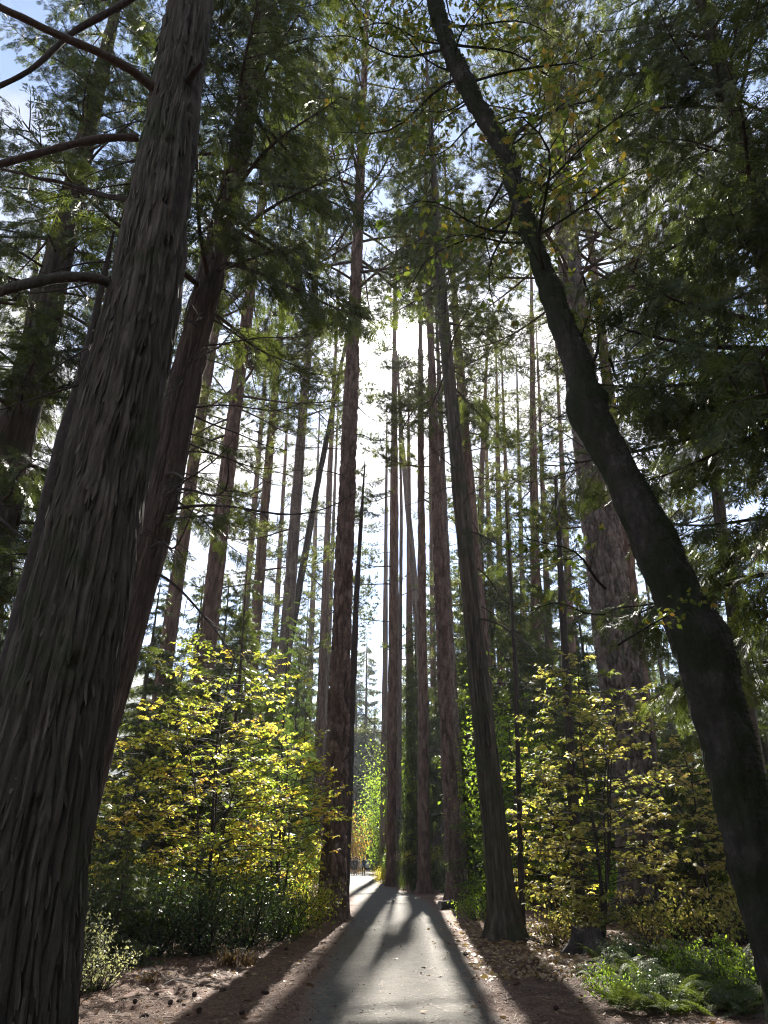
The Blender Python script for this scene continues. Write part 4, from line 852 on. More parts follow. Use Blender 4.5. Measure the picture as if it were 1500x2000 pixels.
dogwood('green-gold dogwood between the leaning cedar and the massive grey pine', 1065, 21., 4.6, 2.0, 505, 'gold', 0, .13, 70, base_h=.3)
dogwood('low yellow dogwood between the massive grey pine and the mossy oak', 1345, 19., 4.2, 2.2, 506, 'pale', 0, .14, 70, base_h=.3)
dogwood('yellow-green dogwood far left, seen past the huge furrowed cedar', 5, 16., 4.8, 1.8, 507, 'gold', 0, .13, 50)

def bush_geo(seed, H, rad, nst, nl, tp_, size, twig=True, leaf_lo=.15):
    r = np.random.default_rng(seed); g = G(); pos = []; dr = []
    for k in range(nst):
        a = r.uniform(0, 6.28); l_ = rad*math.sqrt(r.random()); hh = H*r.uniform(.6, 1.05)*(1-.35*(l_/rad)**2); ph = r.uniform(0, 6)
        S = curve(lambda t: A_([cos(a)*l_*t**.8+.06*sin(t*6+ph), sin(a)*l_*t**.8+.06*cos(t*5+ph), hh*t]), 7); tube(g, S, np.linspace(.012, .003, 7), 3)
        for q in range(nl//nst):
            t = leaf_lo+(1-leaf_lo)*r.random()**.8; i = min(int(t*6), 5); P = S[i]*(1-(t*6-i))+S[i+1]*(t*6-i); o_ = r.normal(0, .13*rad/.9, 3)*(1 if twig else .3)
            pos.append(P+o_); dr.append(nrm(o_*2+r.normal(0, .3, 3)+A_([0, 0, r.uniform(-.3, .4)])))
    n = len(pos); gl = G(); scatter(gl, tp_, A_(pos), frames(A_(dr), r.normal(0, .7, n)), r.uniform(.6, 1.2, n)*size, 0, np.clip(r.normal(.45, .25, n), 0, 1)); return g, gl
def bush_set(seeds, H, rad, nst, nl, tp_, size, mat, **kw):
    o = []
    for s_ in seeds:
        g, gl = bush_geo(s_, H, rad, nst, nl, tp_, size, **kw); o.append((g.mesh('stems', [MT['dead_bark']]), gl.mesh('foliage', [mat]), H))
    return o
NM = ('stems', 'foliage')
B_GREEN = bush_set((601, 602, 603), 2.2, 1.4, 26, 2600, LEAF_S, .11, MT['green_leaf'])
B_GOLD = bush_set((604, 605), 2.2, 1.4, 26, 2600, LEAF_S, .11, MT['dogwood_leaf'])
B_AMBER = bush_set((606,), 2.2, 1.2, 22, 2000, LEAF_S, .12, MT['amber_leaf'])
B_DARK = bush_set((607, 608, 609), 1.3, .95, 34, 3600, LEAF_S, .055, MT['dark_leaf'], leaf_lo=.05)
B_PALE = bush_set((610,), .95, .6, 30, 900, LEAF_S, .05, MT['pale_leaf'], twig=False)
B_LOW = bush_set((611, 612), .7, .6, 22, 900, LEAF_S, .06, MT['green_leaf'])
B_SPRIG = bush_set((621, 622), 1., .75, 30, 420, LEAF, .10, MT['dogwood_pale'], leaf_lo=.35)
B_TREE = bush_set((613, 614), 6.5, 1.9, 30, 4200, LEAF, .12, MT['green_leaf'])
# near dark shrubs left of the path
for k, (u, D, H_, lb) in enumerate(((262, 14.6, 1.5, 'dark green shrub next to the foot of the huge furrowed cedar'), (345, 15.3, 1.55, 'dark green shrub, second from the huge furrowed cedar'),
                                    (425, 15.6, 1.75, 'tallest of the dark green shrubs below the golden-green dogwood'), (500, 16.6, 1.6, 'dark green shrub between the tallest one and the path'),
                                    (560, 18.2, 1.35, 'dark green shrub nearest the tall plated pine'), (300, 16.8, 2.0, 'dark green shrub half hidden behind the front row of shrubs'))):
    put('evergreen_shrub', lb, 'shrub', B_DARK, k, X(u, D), D, H_, 'dark shrubs left of the path', names=NM)
put('cedar_seedling', 'bright-tipped cedar seedling poking out of the dark shrubs', 'sapling', CSAP, 0, X(272, 14.2), 14.2, 2.3)
put('cedar_seedling', 'tiny cedar seedling among the pale sprigs at the huge cedar\'s foot', 'sapling', CSAP, 0, X(228, 11.6), 11.6, .9)
for k, (u, D, H_, lb) in enumerate(((205, 10.9, .95, 'pale sprigs with tiny bright leaves touching the huge furrowed cedar'), (258, 11.6, .8, 'small pale sprigs of bright leaves right of the cedar seedling'), (195, 12.4, 1.25, 'taller pale leafy sprigs behind the cedar seedling'))):
    put('sprig_bush', lb, 'shrub', B_PALE, k, X(u, D), D, H_, names=NM)
put('low_shrub', 'low green-gold shrub at the foot of the tall plated pine', 'shrub', B_LOW, 0, X(590, 19.5), 19.5, .9, names=NM)
put('leafy_shrub', 'little leafy shrub growing against the front of the tall plated pine', 'shrub', B_GOLD, 0, X(612, 21.8), 21.8, 1.5, names=NM)
put('low_shrub', 'bright yellow-green shrub between the plated pine and the leaning cedar', 'shrub', B_LOW, 1, X(937, 29), 29, 1.3, names=NM)
put('low_shrub', 'small green shrub left of the leaning cedar\'s foot', 'shrub', B_LOW, 0, X(918, 24), 24, .8, names=NM)
put('low_shrub', 'sunlit shrub at the foot of the orange-brown pine, towards the walkers', 'shrub', B_GOLD, 1, X(748, 57), 57, 1.3, names=NM)
put('leafy_shrub', 'grey-green rounded shrub beside the path just before the walkers', 'shrub', B_GREEN, 0, X(766, 72), 72, 2.6, names=NM)
put('leafy_shrub', 'yellow shrub behind the orange-brown pine at the bend', 'shrub', B_GOLD, 0, X(800, 55), 55, 2.6, names=NM)
put('maple_tree', 'bright green young maple shining between the bend and the slim straight pine', 'tree', B_TREE, 0, X(800, 62), 62, 13., names=NM, wid=.7)
put('maple_tree', 'yellow-green young maple arching over the path past the tall plated pine', 'tree', B_TREE, 1, X(742, 97), 97, 15., names=NM)
put('amber_shrub', 'orange-leaved shrub glowing beside the tall plated pine, above the walkers', 'shrub', B_AMBER, 0, X(698, 100), 100, 8.5, names=NM, wid=.55)
put('leafy_shrub', 'yellow shrub left of the walkers at the path\'s edge', 'shrub', B_GOLD, 1, X(640, 84), 84, 3.6, names=NM)
put('maple_tree', 'light green young maple right of the leaning cedar', 'tree', B_TREE, 1, X(985, 34), 34, 10., names=NM)
put('maple_tree', 'bright green young maple low behind the black dead sapling', 'tree', B_TREE, 0, X(1050, 38), 38, 9., names=NM)
for k, (u, D, H_, lb) in enumerate(((1055, 17.2, .8, 'low thicket sprig nearest the leaning cedar under the right dogwood'), (1105, 18.2, 1.0, 'low thicket sprig left of the rotten stump'), (1215, 17.0, .9, 'low leafy sprig right of the rotten stump'),
                                    (1275, 18.4, 1.2, 'low leafy sprig at the foot of the massive grey pine'), (1330, 17.2, 1.0, 'low leafy sprig behind the bracken, left of the mossy oak'), (1390, 17.8, 1.2, 'low leafy sprig touching the mossy oak above the bracken'))):
    put('low_shrub', lb, 'shrub', B_SPRIG, k, X(u, D), D, H_, names=NM)
rr = random.Random(21); made = 0
while made < 54:
    y = rr.uniform(22, 90); hw = y*.56; x = rr.uniform(-hw, hw); l, r_ = path_edges(y)
    if l-1.5 < x < r_+1.5+.01*y or -.055*y-1 < x < .8: continue
    spots.append((x, y)); k = rr.random()
    if k < .5: UND.append(put('leafy_shrub', 'one of the green leafy shrubs filling the understorey behind the dogwoods', 'shrub', B_GREEN, rr.randrange(3), x, y, rr.uniform(1.4, 3.4), 'green understorey shrubs', names=NM))
    else: UND.append(put('leafy_shrub', 'one of the golden leafy shrubs filling the understorey behind the dogwoods', 'shrub', B_GOLD, rr.randrange(2), x, y, rr.uniform(1.4, 3.6), 'golden understorey shrubs', names=NM))
    made += 1

# ------------------------------------------------------------------ ferns right of the path
def frond_geo(seed, L=.75):
    r = np.random.default_rng(seed); C = curve(lambda t: A_([L*t*(1-.12*t), .04*sin(t*4+seed), .62*L*t-.62*L*t*t*.95]), 16); g = G(); tube(g, C, np.linspace(.005, .0015, 16), 3, 0, .3); T_ = nrm(np.gradient(C, axis=0)); pos = []; dr = []; sz = []
    for i in range(2, 16):
        t = i/15; pl = L*.34*(1.05-t)**.75
        for s_ in (-1, 1):
            sd = nrm(np.cross(A_([0, 0, 1.]), T_[i]))*s_; d = nrm(sd+T_[i]*.45+A_([0, 0, -.12]))
            for q in range(6):
                f_ = (q+.5)/6
                for e in (-1, 1): pos.append(C[i]+d*pl*f_); dr.append(nrm(d*.55+nrm(np.cross(A_([0, 0, 1.]), d))*e+A_([0, 0, r.normal(0, .15)]))); sz.append(max(.012, pl*.30*(1.05-f_)))
    n = len(pos); scatter(g, LEAF_S, A_(pos), frames(A_(dr), r.normal(0, .2, n)), A_(sz)*1.25, 0, np.clip(r.normal(.4, .12, n), 0, 1)); return g
FROND = [frond_geo(k).mesh('frond', [MT['fern']]) for k in range(4)]
rr = random.Random(33)
FERN = []
ROWS = ('front', 'second', 'third', 'back')
NTH = ('first', 'second', 'third', 'fourth', 'fifth', 'sixth', 'seventh', 'eighth', 'ninth', 'tenth', 'eleventh', 'twelfth')
for row in range(4):
    for k in range(12): FERN.append((1180-row*8+(k+rr.random()*.9)*26, 9.7+row*1.35+rr.random()*.9, row, k))
for u, D, row, k in FERN:
    x = X(u, D, 1850); o = thing('bracken_fern', '%s fern from the path in the %s row of bracken by the mossy oak' % (NTH[k], ROWS[row]), 'fern', (x, D, gzz(x, D)), 'bracken below the mossy oak', rr.uniform(0, 6))
    for j in range(8): link('frond', FROND[rr.randrange(4)], o, (0, 0, .02), (rr.gauss(0, .2), -rr.uniform(-.15, .75), j*.785+rr.uniform(-.3, .3)), rr.uniform(.45, .85))
for k, (u, D, H_, lb) in enumerate(((1185, 10.9, .45, 'low dark leafy plant at the path-side corner of the bracken'), (1270, 10.2, .5, 'low dark leafy plant in front of the bracken'), (1330, 12.4, .6, 'low dark leafy plant in the middle of the bracken'), (1225, 13.8, .6, 'low dark leafy plant between the bracken and the rotten stump'), (1420, 11.2, .6, 'low dark leafy plant among the bracken beside the mossy oak'))):
    put('low_plant', lb, 'plant', B_DARK if k % 2 else B_LOW, k, X(u, D, 1850), D, H_, names=NM)
# dry grass tufts
def grass_geo(seed):
    r = np.random.default_rng(seed); n = 90; a = r.uniform(0, 6.28, n); d = nrm(np.stack([np.cos(a)*r.uniform(.2, .9, n), np.sin(a)*r.uniform(.2, .9, n), np.ones(n)], 1)); b = np.stack([r.normal(0, .05, n), r.normal(0, .05, n), 0*a], 1); l_ = r.uniform(.15, .38, n)[:, None]
    s_ = nrm(np.cross(d, A_([0, 0, 1.])))*.006; m_ = b+d*l_*.6; e = m_+nrm(d*A_([1.6, 1.6, .1]))*l_*.45
    V = np.stack([b-s_, b+s_, m_+s_*.7, m_-s_*.7, e], 1).reshape(-1, 3); o = np.arange(n)[:, None]*5; g = G(); g.add(V, quads=o+A_([[0, 1, 2, 3]]), tris=o+A_([[3, 2, 4]]), tint=np.repeat(r.random(n), 5)); return g
GR = [grass_geo(k).mesh('blades', [MT['grass']]) for k in range(2)]
for u, D, lb, s_ in ((448, 14.0, 'dry brown grass tuft in front of the tallest dark shrub', 1.5), (482, 14.2, 'dry brown grass tuft just right of the other one', 1.3), (1130, 13.2, 'dry grass tuft at the path-side edge of the bracken', 1.0), (300, 12.2, 'dry grass tuft beside the curved white stick', .9)):
    x = X(u, D, 1850); o = thing('grass_tuft', lb, 'grass', (x, D, gzz(x, D)), None, u); link('blades', GR[int(u) % 2], o, sc=s_)

# ------------------------------------------------------------------ litter, leaves, cones, sticks
def scatter_ground(n, ymin, ymax, r, edge=True):
    y = ymin+(ymax-ymin)*r.random(n)**1.5; x = r.uniform(-1, 1, n)*(y*.56+1); l, rr_ = path_edges(y); off = np.maximum(np.maximum(l-x, x-rr_), 0); k = (off > 0.02) | (r.random(n) < .14); return x[k], y[k]
def ground_z(x, y):
    l, r = path_edges(y); off = np.maximum(np.maximum(l-x, x-r), 0); P = np.stack([x*3.1, y*3.1, x*0], -1)
    z = gz(x, y)+np.where((np.abs(x) < 14) & (y > 4) & (y < 40), (fbm(P, 9, 3)*.06+.012)*sstep(0., .9, off), 0)
    return np.where(off <= .12, .03, z)
r = np.random.default_rng(900)
x, y = scatter_ground(80000, 8, 34, r); n = len(x); a_ = r.uniform(0, 6.28, n); ln = r.uniform(.06, .17, n); wd = .005
d = np.stack([np.cos(a_), np.sin(a_), r.normal(0, .12, n)], 1); p0 = np.stack([x, y, ground_z(x, y)+.012], 1); sd = np.stack([-np.sin(a_), np.cos(a_), 0*a_], 1)*wd
g = G(); g.add(np.stack([p0-sd, p0+sd, p0+d*ln[:, None]], 1).reshape(-1, 3), tris=np.arange(3*n).reshape(-1, 3), tint=np.repeat(r.random(n), 3))
o = link('needle_litter', g.mesh('needle_litter', [MT['litter']])); o['kind'] = 'stuff'; tag(o, 'reddish brown pine needles strewn over the ground beside the path', 'litter')
x, y = scatter_ground(15000, 8, 24, r); n = len(x); a_ = r.uniform(0, 6.28, n); F = frames(np.stack([np.cos(a_), np.sin(a_), r.normal(0, .25, n)], 1), r.normal(0, .6, n))
g = G(); scatter(g, tpl([(0, -.12, 0), (.9, -.2, .05), (1, .15, 0), (.1, .25, .08)], [(0, 1, 2, 3)]), np.stack([x, y, ground_z(x, y)+.012], 1), F, np.exp(r.normal(-3.55, .5, n)), 0, r.random(n)**1.4)
for q in range(260):
    yy = 8+14*r.random()**1.4; xx_ = r.uniform(-1, 1)*(yy*.56); aa_ = r.uniform(0, 6.28); L_ = r.uniform(.12, .5); tt_ = np.linspace(0, 1, 4)[:, None]; pp = A_([xx_, yy, 0])+A_([cos(aa_), sin(aa_), 0])*L_*tt_+r.normal(0, .02, (4, 3)); pp[:, 2] = ground_z(pp[:, 0], pp[:, 1])+.012+.01*r.random(4)
    if path_edges(yy)[0]-.1 < xx_ < path_edges(yy)[1]+.1: continue
    tube(g, pp, np.linspace(.006, .003, 4), 4, 0, r.random())
o = link('forest_debris', g.mesh('forest_debris', [MT['litter']])); o['kind'] = 'stuff'; tag(o, 'bark chips and small twigs scattered over the forest floor', 'litter')
# fallen leaves: thick under the right dogwood, thin elsewhere
n = 3400; D_ = r.uniform(12.5, 24, n); u_ = np.where(r.random(n) < .78, r.normal(1040, 90, n), r.uniform(150, 1350, n)); xx = (u_-750)/FPX*(D_*CP-.7); l, rr_ = path_edges(D_); k = (xx < l-.1) | (xx > rr_+.12) | (r.random(n) < .05); xx, D_ = xx[k], D_[k]; n = len(xx)
aa = r.uniform(0, 6.28, n); dd = np.stack([np.cos(aa), np.sin(aa), r.normal(0, .15, n)], 1); F = frames(dd, r.normal(0, .5, n)); P = np.stack([xx, D_, ground_z(xx, D_)+.022], 1); ss = r.uniform(.06, .13, n); tt = r.random(n)
near = np.argsort(D_)[:220]; m = np.ones(n, bool); m[near] = False
g = G(); scatter(g, LEAF_B, P[m], F[m], ss[m], 0, tt[m]); o = link('leaf_litter', g.mesh('leaf_litter', [MT['fallen']])); o['kind'] = 'stuff'; tag(o, 'dry yellow and brown leaves lying thick under the dogwoods', 'litter')
FL = []
for k in range(6):
    g = G(); V, Q, Tr = LEAF_B if k % 2 else LEAF; g.add(V*A_([1, 1, 1.8]), quads=Q, tris=Tr, tint=.1+.15*k); FL.append(g.mesh('fallen_leaf', [MT['fallen']]))
for i in near:
    lo = bpy.data.objects.new('fallen_leaf', FL[min(5, int(tt[i]*6))]); COL.objects.link(lo); lo.parent = GROUND
    lo.matrix_local = Matrix([[*(F[i][q]*ss[i]), P[i][q]] for q in range(3)]+[[0, 0, 0, 1]])
# pine cones
def cone_geo():
    g = G(); V = []; 
    C = curve(lambda t: A_([0, 0, .1*t]), 8); tube(g, C, .026*np.sin(np.linspace(.35, 2.9, 8))**.8, 8); pos = []; dr = []
    for k in range(60):
        t = (k+.5)/60; a = k*2.4; rr_ = .026*sin(.35+2.5*t)**.8; pos.append((cos(a)*rr_, sin(a)*rr_, .1*t)); dr.append((cos(a), sin(a), .5))
    scatter(g, tpl([(0, 0, 0), (.6, .5, 0), (1, 0, .15), (.6, -.5, 0)], [(0, 1, 2, 3)]), A_(pos), frames(A_(dr)), .02, 0, np.full(60, .5)); return g
CONE = cone_geo().mesh('pine_cone', [plain('cone_scale', (.055, .036, .026), .8, .2, 0, .4)])
rr = random.Random(4); CONES = []
for k in range(16):
    u, v = [(385, 1985), (378, 1948), (442, 1935), (330, 1972), (260, 1968), (290, 1990), (345, 1957), (525, 1946), (240, 1955), (1135, 1958), (905, 1868), (1010, 1905), (560, 1860), (470, 1985), (1085, 1985), (310, 1950)][k]
    p = gnd(u, v); o = link('pine_cone', CONE, None, (p[0], p[1], float(ground_z(A_([p[0]]), A_([p[1]]))[0])+.025), (rr.uniform(1.2, 1.8), 0, rr.uniform(0, 6)), rr.uniform(.6, 1.1))
    CONES.append((u, o))
CONES.sort(key=lambda q: q[0]); lc = [q for q in CONES if q[0] < 700]; rc = [q for q in CONES if q[0] >= 700]
for k, (u, o) in enumerate(lc): tag(o, '%s dark pine cone counting from the huge furrowed cedar towards the path' % NTH[k], 'pine cone', 'pine cones on the ground')
for k, (u, o) in enumerate(rc): tag(o, '%s dark pine cone counting from the path towards the bracken' % NTH[k], 'pine cone', 'pine cones on the ground')
# sticks
def stick(name, label, pts, r0, mat, z=.03):
    P = A_([gnd(u, v) for u, v in pts]); P[:, 2] = ground_z(P[:, 0], P[:, 1])+z+A_([.05*sin(pi*i/(len(pts)-1)) for i in range(len(pts))])
    t = np.linspace(0, len(pts)-1, 16); Q = np.stack([np.interp(t, np.arange(len(pts)), P[:, k]) for k in range(3)], 1); Q[1:-1] = (Q[:-2]+Q[1:-1]*2+Q[2:])/4
    g = G(); tube(g, Q, np.linspace(r0, r0*.5, 16), 6); o = link(name, g.mesh(name, [mat], True)); tag(o, label, 'stick'); return o
MT['pale_wood'] = barkmat('weathered_wood', (.22, .19, .16), (.32, .28, .24), (.42, .38, .33), .3, 20, .4, .005)
stick('fallen_stick', 'pale curved stick lying on the needles left of the path', [(318, 1932), (338, 1927), (360, 1930), (382, 1937)], .013, MT['pale_wood'], .05)
stick('fallen_stick', 'thin bent stick arching out of the dry grass beside the pale curved stick', [(282, 1912), (300, 1918), (312, 1928), (322, 1936)], .009, MT['pale_wood'], .10)
stick('fallen_stick', 'short dark stick at the left foot of the tall plated pine', [(640, 1800), (665, 1796), (690, 1797)], .03, MT['dead_bark'])
stick('fallen_stick', 'dark stick half buried in leaves under the right dogwood', [(1010, 1838), (1045, 1850), (1090, 1856)], .02, MT['dead_bark'])
# log by the plated pine, stump under the dogwood
g = G(); Pm = gnd(868, 1777); Q = A_([[-.18, -.1, .13], [.1, .05, .14], [.45, .25, .12]])+Pm; V, q_ = tube_arrays(np.repeat(Q, 1, 0), [.15, .16, .14], 14); g.add(V, quads=q_)
for c_, b_ in ((0, 0), (2, 28)): g.add(np.concatenate([[Q[c_]], V[b_:b_+14]]), tris=[(0, 1+k, 1+(k+1) % 14) for k in range(14)], mat=1)
lg = link('log', g.mesh('log', [MT['dead_bark'], MT['pale_wood']], True)); tag(lg, 'short sawn log lying at the foot of the plated pine right of the path', 'log')
sx, sy = X(1150, 16.2, 1850), 16.2
g = trunk_geo(lambda h: A_([0, 0, h]), 1.2, .15, 'rough', 40, .03, 91, 1.6, .08, .5, hmax=.34); V = g.v[0]; V[-40:, 2] += rng.uniform(-.02, .16, 40); V[-80:-40, 2] += rng.uniform(-.01, .05, 40); top = V[-40:]; g.add(np.concatenate([[top.mean(0)-A_([0, 0, .06])], top]), tris=[(0, 1+k, 1+(k+1) % 40) for k in range(40)])
st = link('tree_stump', g.mesh('tree_stump', [MT['dead_bark']], True), None, (sx, sy, gzz(sx, sy))); tag(st, 'rotten dark stump with spreading roots under the right dogwood', 'stump')

# ------------------------------------------------------------------ walkers
def person(label, u, D, H, tops, legs, sho, hair, skin, shorts=False, stride=.18, pack=None, hood=False, arm=0.):
    V = {'pel': (0, 0, .93, .135), 'sp': (0, .0, 1.10, .125), 'ch': (0, .0, 1.30, .145), 'nk': (0, 0, 1.47, .055), 'hd': (0, .02, 1.58, .085), 'ht': (0, .02, 1.68, .07)}
    E = [('pel', 'sp'), ('sp', 'ch'), ('ch', 'nk'), ('nk', 'hd'), ('hd', 'ht')]
    for s_, t_ in ((-1, 'l'), (1, 'r')):
        f_ = stride*s_
        V.update({'sh'+t_: (s_*.17, 0, 1.40, .065), 'el'+t_: (s_*.23, -f_*.5+.0, 1.13, .048), 'wr'+t_: (s_*.22, -f_*.8+.08+arm, .90+arm, .035), 'ha'+t_: (s_*.21, -f_*.9+.12+arm, .82+arm, .038),
                  'hi'+t_: (s_*.09, 0, .86, .10), 'kn'+t_: (s_*.10, f_*.6+.02, .50, .065), 'an'+t_: (s_*.10, f_-.04, .09, .045), 'to'+t_: (s_*.11, f_+.14, .04, .04)})
        E += [('ch', 'sh'+t_), ('sh'+t_, 'el'+t_), ('el'+t_, 'wr'+t_), ('wr'+t_, 'ha'+t_), ('pel', 'hi'+t_), ('hi'+t_, 'kn'+t_), ('kn'+t_, 'an'+t_), ('an'+t_, 'to'+t_)]
    ks = list(V); me = bpy.data.meshes.new('body'); me.from_pydata([V[k][:3] for k in ks], [(ks.index(a), ks.index(b)) for a, b in E], [])
    o = bpy.data.objects.new('tmp', me); COL.objects.link(o); o.modifiers.new('s', 'SKIN')
    for i, k in enumerate(ks): me.skin_vertices[0].data[i].radius = (V[k][3], V[k][3]*(.72 if k in ('pel', 'sp', 'ch') else 1.)); me.skin_vertices[0].data[i].use_root = (k == 'pel')
    ss = o.modifiers.new('b', 'SUBSURF'); ss.levels = 2; ss.render_levels = 2
    dg = bpy.context.evaluated_depsgraph_get(); bm_ = bpy.data.meshes.new_from_object(o.evaluated_get(dg)); bpy.data.objects.remove(o)
    for m in (skin, tops, legs, sho): bm_.materials.append(m)
    for p in bm_.polygons:
        c = p.center; p.use_smooth = True
        if c.z < .11: k = 3
        elif c.z < .88 and abs(c.x) < .19 and not (abs(c.x) > .17 and c.z > .75): k = 2 if (not shorts or c.z > .5) else 0
        elif abs(c.x) > .17 and c.z < .87+arm: k = 0
        elif c.z < 1.47: k = 1
        else: k = 0
        p.material_index = k
    x = X(u, D, 1690); root = thing('person', label, 'person', (x, D, .03)); s_ = H/1.74; root.scale = (s_,)*3
    link('body', bm_, root)
    g = G(); th = np.linspace(0, 2*pi, 13)[:-1]; ph = np.linspace(.0, 1.9, 7)
    Vh = A_([[.097*sin(p)*cos(t)*(1), .02-.012+.105*sin(p)*sin(t)-(0.03*(p > 1.3)), 1.615+.125*cos(p)] for p in ph for t in th]); n_ = 12
    i = np.arange(6)[:, None]*n_; j = np.arange(n_)[None]; g.add(Vh, quads=np.stack([i+j, i+n_+j, i+n_+(j+1) % n_, i+(j+1) % n_], -1).reshape(-1, 4)); link('hair', g.mesh('hair', [hair], True), root)
    if pack:
        g = G(); V_ = A_([[sx_*.15*(.8 if z_ > 1.4 else 1), -.10-d_*.15*(.75 if z_ > 1.4 else 1), z_] for z_ in (1.0, 1.08, 1.35, 1.46) for sx_, d_ in ((-1, 0), (1, 0), (1, .8), (.6, 1), (-.6, 1), (-1, .8))]); n_ = 6
        i = np.arange(3)[:, None]*n_; j = np.arange(n_)[None]; g.add(V_, quads=np.stack([i+j, i+(j+1) % n_, i+n_+(j+1) % n_, i+n_+j], -1).reshape(-1, 4)); g.add(V_[-6:], tris=[(0, k, k+1) for k in range(1, 5)]); g.add(V_[:6], tris=[(0, k+1, k) for k in range(1, 5)])
        link('backpack', g.mesh('backpack', [pack]), root)
    return root
SK = plain('skin', (.42, .26, .18), .5, .3, 0, .05); HR = plain('hair_dark', (.02, .014, .01), .5, .3, 0, .2); WH = plain('white_shoe', (.6, .6, .58), .6, .3, 0, .1)
def cl(n_, c): return plain(n_, c, .85, .15, 0, .15)
person('walker in a dark jacket and dark trousers, leftmost of the group on the path', 685.5, 86, 1.70, cl('cloth_black', (.02, .02, .024)), cl('cloth_brown', (.05, .03, .022)), WH, HR, SK)
person('walker in a grey top and dark shorts in the middle of the group', 689.5, 85, 1.74, cl('cloth_grey', (.16, .17, .19)), cl('cloth_navy', (.02, .025, .04)), WH, HR, SK, True, -.16)
person('walker in black jacket and shorts with a white mark on the back', 694.5, 83, 1.80, cl('cloth_dark', (.015, .017, .022)), cl('cloth_charcoal', (.025, .027, .03)), WH, HR, SK, True, .2)
person('walker in a pale shirt just in front of the one in black', 698, 87, 1.72, cl('cloth_cream', (.4, .38, .34)), cl('cloth_khaki', (.25, .22, .17)), WH, HR, SK, False, -.15)
person('walker in a blue jacket with a black backpack, apart from the group', 710.5, 83, 1.72, cl('cloth_blue', (.02, .14, .36)), cl('cloth_ink', (.018, .02, .03)), plain('dark_shoe', (.05, .03, .03), .6), HR, SK, False, .16, cl('cloth_pack', (.012, .012, .014)))
# pale car far down the path
def car():
    x, y = X(708, 124, 1690), 124; o = thing('parked_car', 'pale car with red tail lights standing far beyond the walkers', 'car', (x, y, 0), None, .15)
    prof = A_([(-2.1, .35), (-2.15, .7), (-2.0, .95), (-1.7, 1.0), (-1.2, 1.42), (.3, 1.45), (1.0, 1.0), (1.9, .9), (2.1, .6), (2.1, .35)]); n_ = len(prof)
    V = [(w_*(.86 if z > 1.1 else (1. if abs(w_) < .85 else .96)), a, z) for w_ in (-.9, -.8, .8, .9) for a, z in prof]; Q = []
    V = A_([(w_*(.84 if z > 1.1 else 1.), a, z) for w_ in (-.88, .88) for a, z in prof]); g = G(); g.add(V, quads=[(k, (k+1) % n_, n_+(k+1) % n_, n_+k) for k in range(n_)])
    for s_ in (0, n_): g.add(np.concatenate([[V[s_:s_+n_].mean(0)], V[s_:s_+n_]]), tris=[(0, 1+k, 1+(k+1) % n_) for k in range(n_)])
    link('body', g.mesh('body', [plain('pale_paint', (.6, .6, .6), .3, .5)]), o)
    def quad(nm, p, mt): g = G(); p = A_(p, float); g.add(np.concatenate([p, p+A_([0, -.02, 0])]), quads=[(0, 1, 2, 3), (4, 7, 6, 5), (0, 4, 5, 1), (1, 5, 6, 2), (2, 6, 7, 3), (3, 7, 4, 0)]); link(nm, g.mesh(nm, [mt]), o)
    quad('rear_window', [(-.62, -1.70, 1.04), (.62, -1.70, 1.04), (.56, -1.27, 1.38), (-.56, -1.27, 1.38)], plain('car_glass', (.03, .035, .04), .1, .5))
    for s_ in (-1, 1): quad('tail_light', [(s_*.82-.12*s_, -2.14, .68), (s_*.86, -2.14, .68), (s_*.86, -2.05, .9), (s_*.82-.12*s_, -2.05, .9)], plain('tail_red', (.5, .02, .02), .3, .5))
    for sx_ in (-.8, .8):
        for sy_ in (-1.3, 1.35):
            g = G(); th = np.arange(16)*2*pi/16; ring = lambda r_, xo: np.stack([th*0+xo, np.cos(th)*r_, np.sin(th)*r_], 1); V = np.concatenate([ring(.32, -.1), ring(.32, .1), ring(.18, .11)]); j = np.arange(16); k = (j+1) % 16
            g.add(V, quads=np.concatenate([np.stack([j, k, k+16, j+16], 1), np.stack([j+16, k+16, k+32, j+32], 1)])); g.add(V[32:], tris=[(0, q, q+1) for q in range(1, 15)], mat=1); wl = link('wheel', g.mesh('wheel', [plain('tyre', (.02, .02, .02), .8), plain('rim', (.4, .4, .4), .3)]), o, (sx_, sy_, .32), (0, 0, 0 if sx_ > 0 else pi))
car()

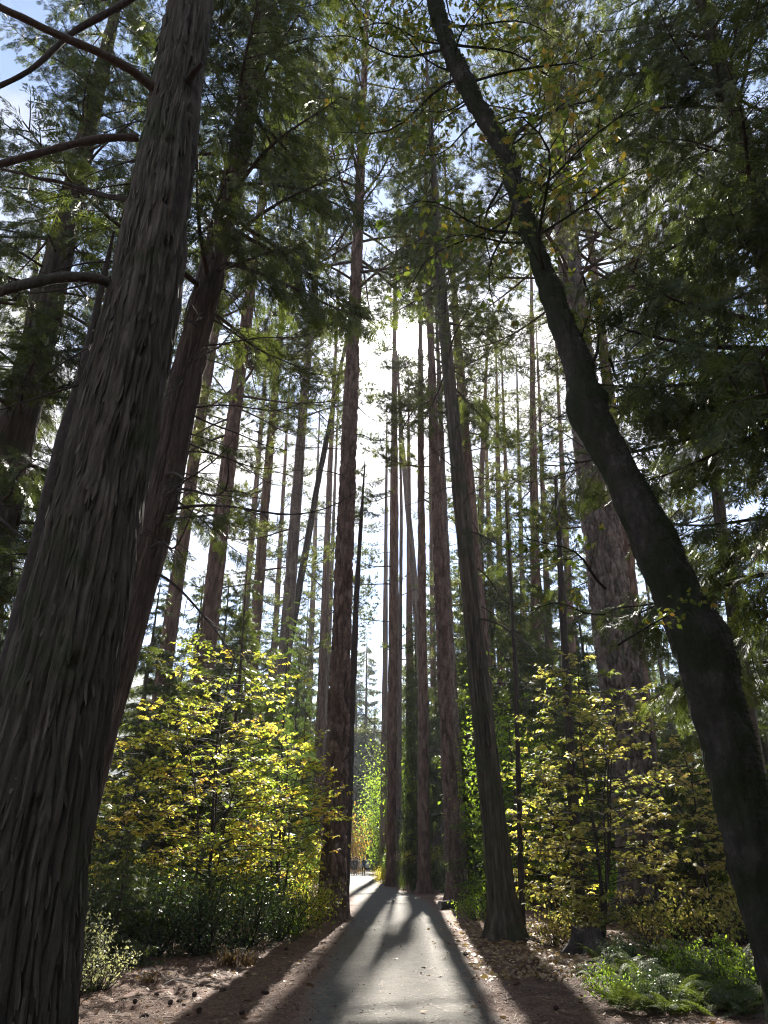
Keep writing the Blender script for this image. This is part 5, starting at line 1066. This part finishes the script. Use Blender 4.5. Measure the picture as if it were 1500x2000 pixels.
# ------------------------------------------------------------------ labels that single out the wood's lesser members by the trunks they stand between
REF = {'pineK': 'the pale reddish pine', 'pineJ': 'the dark pine behind the left dogwood', 'pineL': 'the knotted light brown pine', 'pineM': 'the slender dark pine', 'pineA': 'the tall plated pine', 'pineE': 'the bend pine', 'pineD': 'the slim straight pine',
       'pineC': 'the pine with the log', 'cedarB': 'the leaning cedar', 'snagX': 'the black dead sapling', 'snagY': 'the charred snag', 'pineF': 'the massive grey pine', 'cedar1': 'the huge cedar'}
refs = sorted((proj(A_([T[k].bx+T[k].cx(1.5), T[k].D, 1.5]))[0], v) for k, v in REF.items())
ORD = ('nearest', 'second nearest', 'third nearest', 'fourth nearest', 'fifth nearest', 'sixth nearest', 'seventh nearest', 'eighth nearest', 'ninth nearest', 'tenth nearest', 'eleventh nearest', 'twelfth nearest', 'thirteenth nearest', 'fourteenth nearest', 'fifteenth nearest', 'sixteenth nearest', 'seventeenth nearest', 'eighteenth nearest', 'nineteenth nearest', 'twentieth nearest')
def relabel(objs):
    gaps = {}
    for o in objs:
        u = proj(A_([o.location.x, o.location.y, 1.5]))[0]; i = sum(1 for a, b in refs if a < u)
        where = ('beyond the left side of '+refs[0][1]) if i == 0 else ('to the right of '+refs[-1][1]) if i == len(refs) else 'between %s and %s' % (refs[i-1][1].replace('the ', '', 1), refs[i][1].replace('the ', '', 1))
        mt_ = ' '.join(m.name for c in o.children if c.data for m in c.data.materials); kind = {'fir_sapling': 'fir sapling', 'cedar_sapling': 'young cedar', 'ponderosa_pine': 'far pine', 'incense_cedar': 'far cedar'}.get(o.name.split('.')[0], 'golden shrub' if 'dogwood' in mt_ else 'green shrub')
        gaps.setdefault((kind, where), []).append(o)
    for (kind, where), l_ in gaps.items():
        l_.sort(key=lambda o: o.location.y)
        for k, o in enumerate(l_): o['label'] = ('%s %s' % (kind, where)) if len(l_) == 1 else '%s %s %s' % (ORD[min(k, 19)], kind, where)
relabel(UND); relabel(FAR+SLIM)
# ------------------------------------------------------------------ haze
def haze():
    m = bpy.data.materials.new('haze'); m.use_nodes = True; t = m.node_tree; t.nodes.clear(); o = t.nodes.new('ShaderNodeOutputMaterial'); p = t.nodes.new('ShaderNodeVolumePrincipled')
    p.inputs['Color'].default_value = (.86, .9, 1, 1); p.inputs['Density'].default_value = .00035; p.inputs['Anisotropy'].default_value = .2; t.links.new(p.outputs[0], o.inputs['Volume'])
    g = G(); g.add([(sx_*3200, sy_*3200, z_) for z_ in (-8, 262) for sx_, sy_ in ((-1, -1), (1, -1), (1, 1), (-1, 1))], quads=[(0, 3, 2, 1), (4, 5, 6, 7), (0, 1, 5, 4), (1, 2, 6, 5), (2, 3, 7, 6), (3, 0, 4, 7)])
    ob = link('haze', g.mesh('haze', [m])); ob['kind'] = 'stuff'; tag(ob, 'thin bluish haze in the air between the trees', 'haze')
USE_HAZE = True
if USE_HAZE: haze()
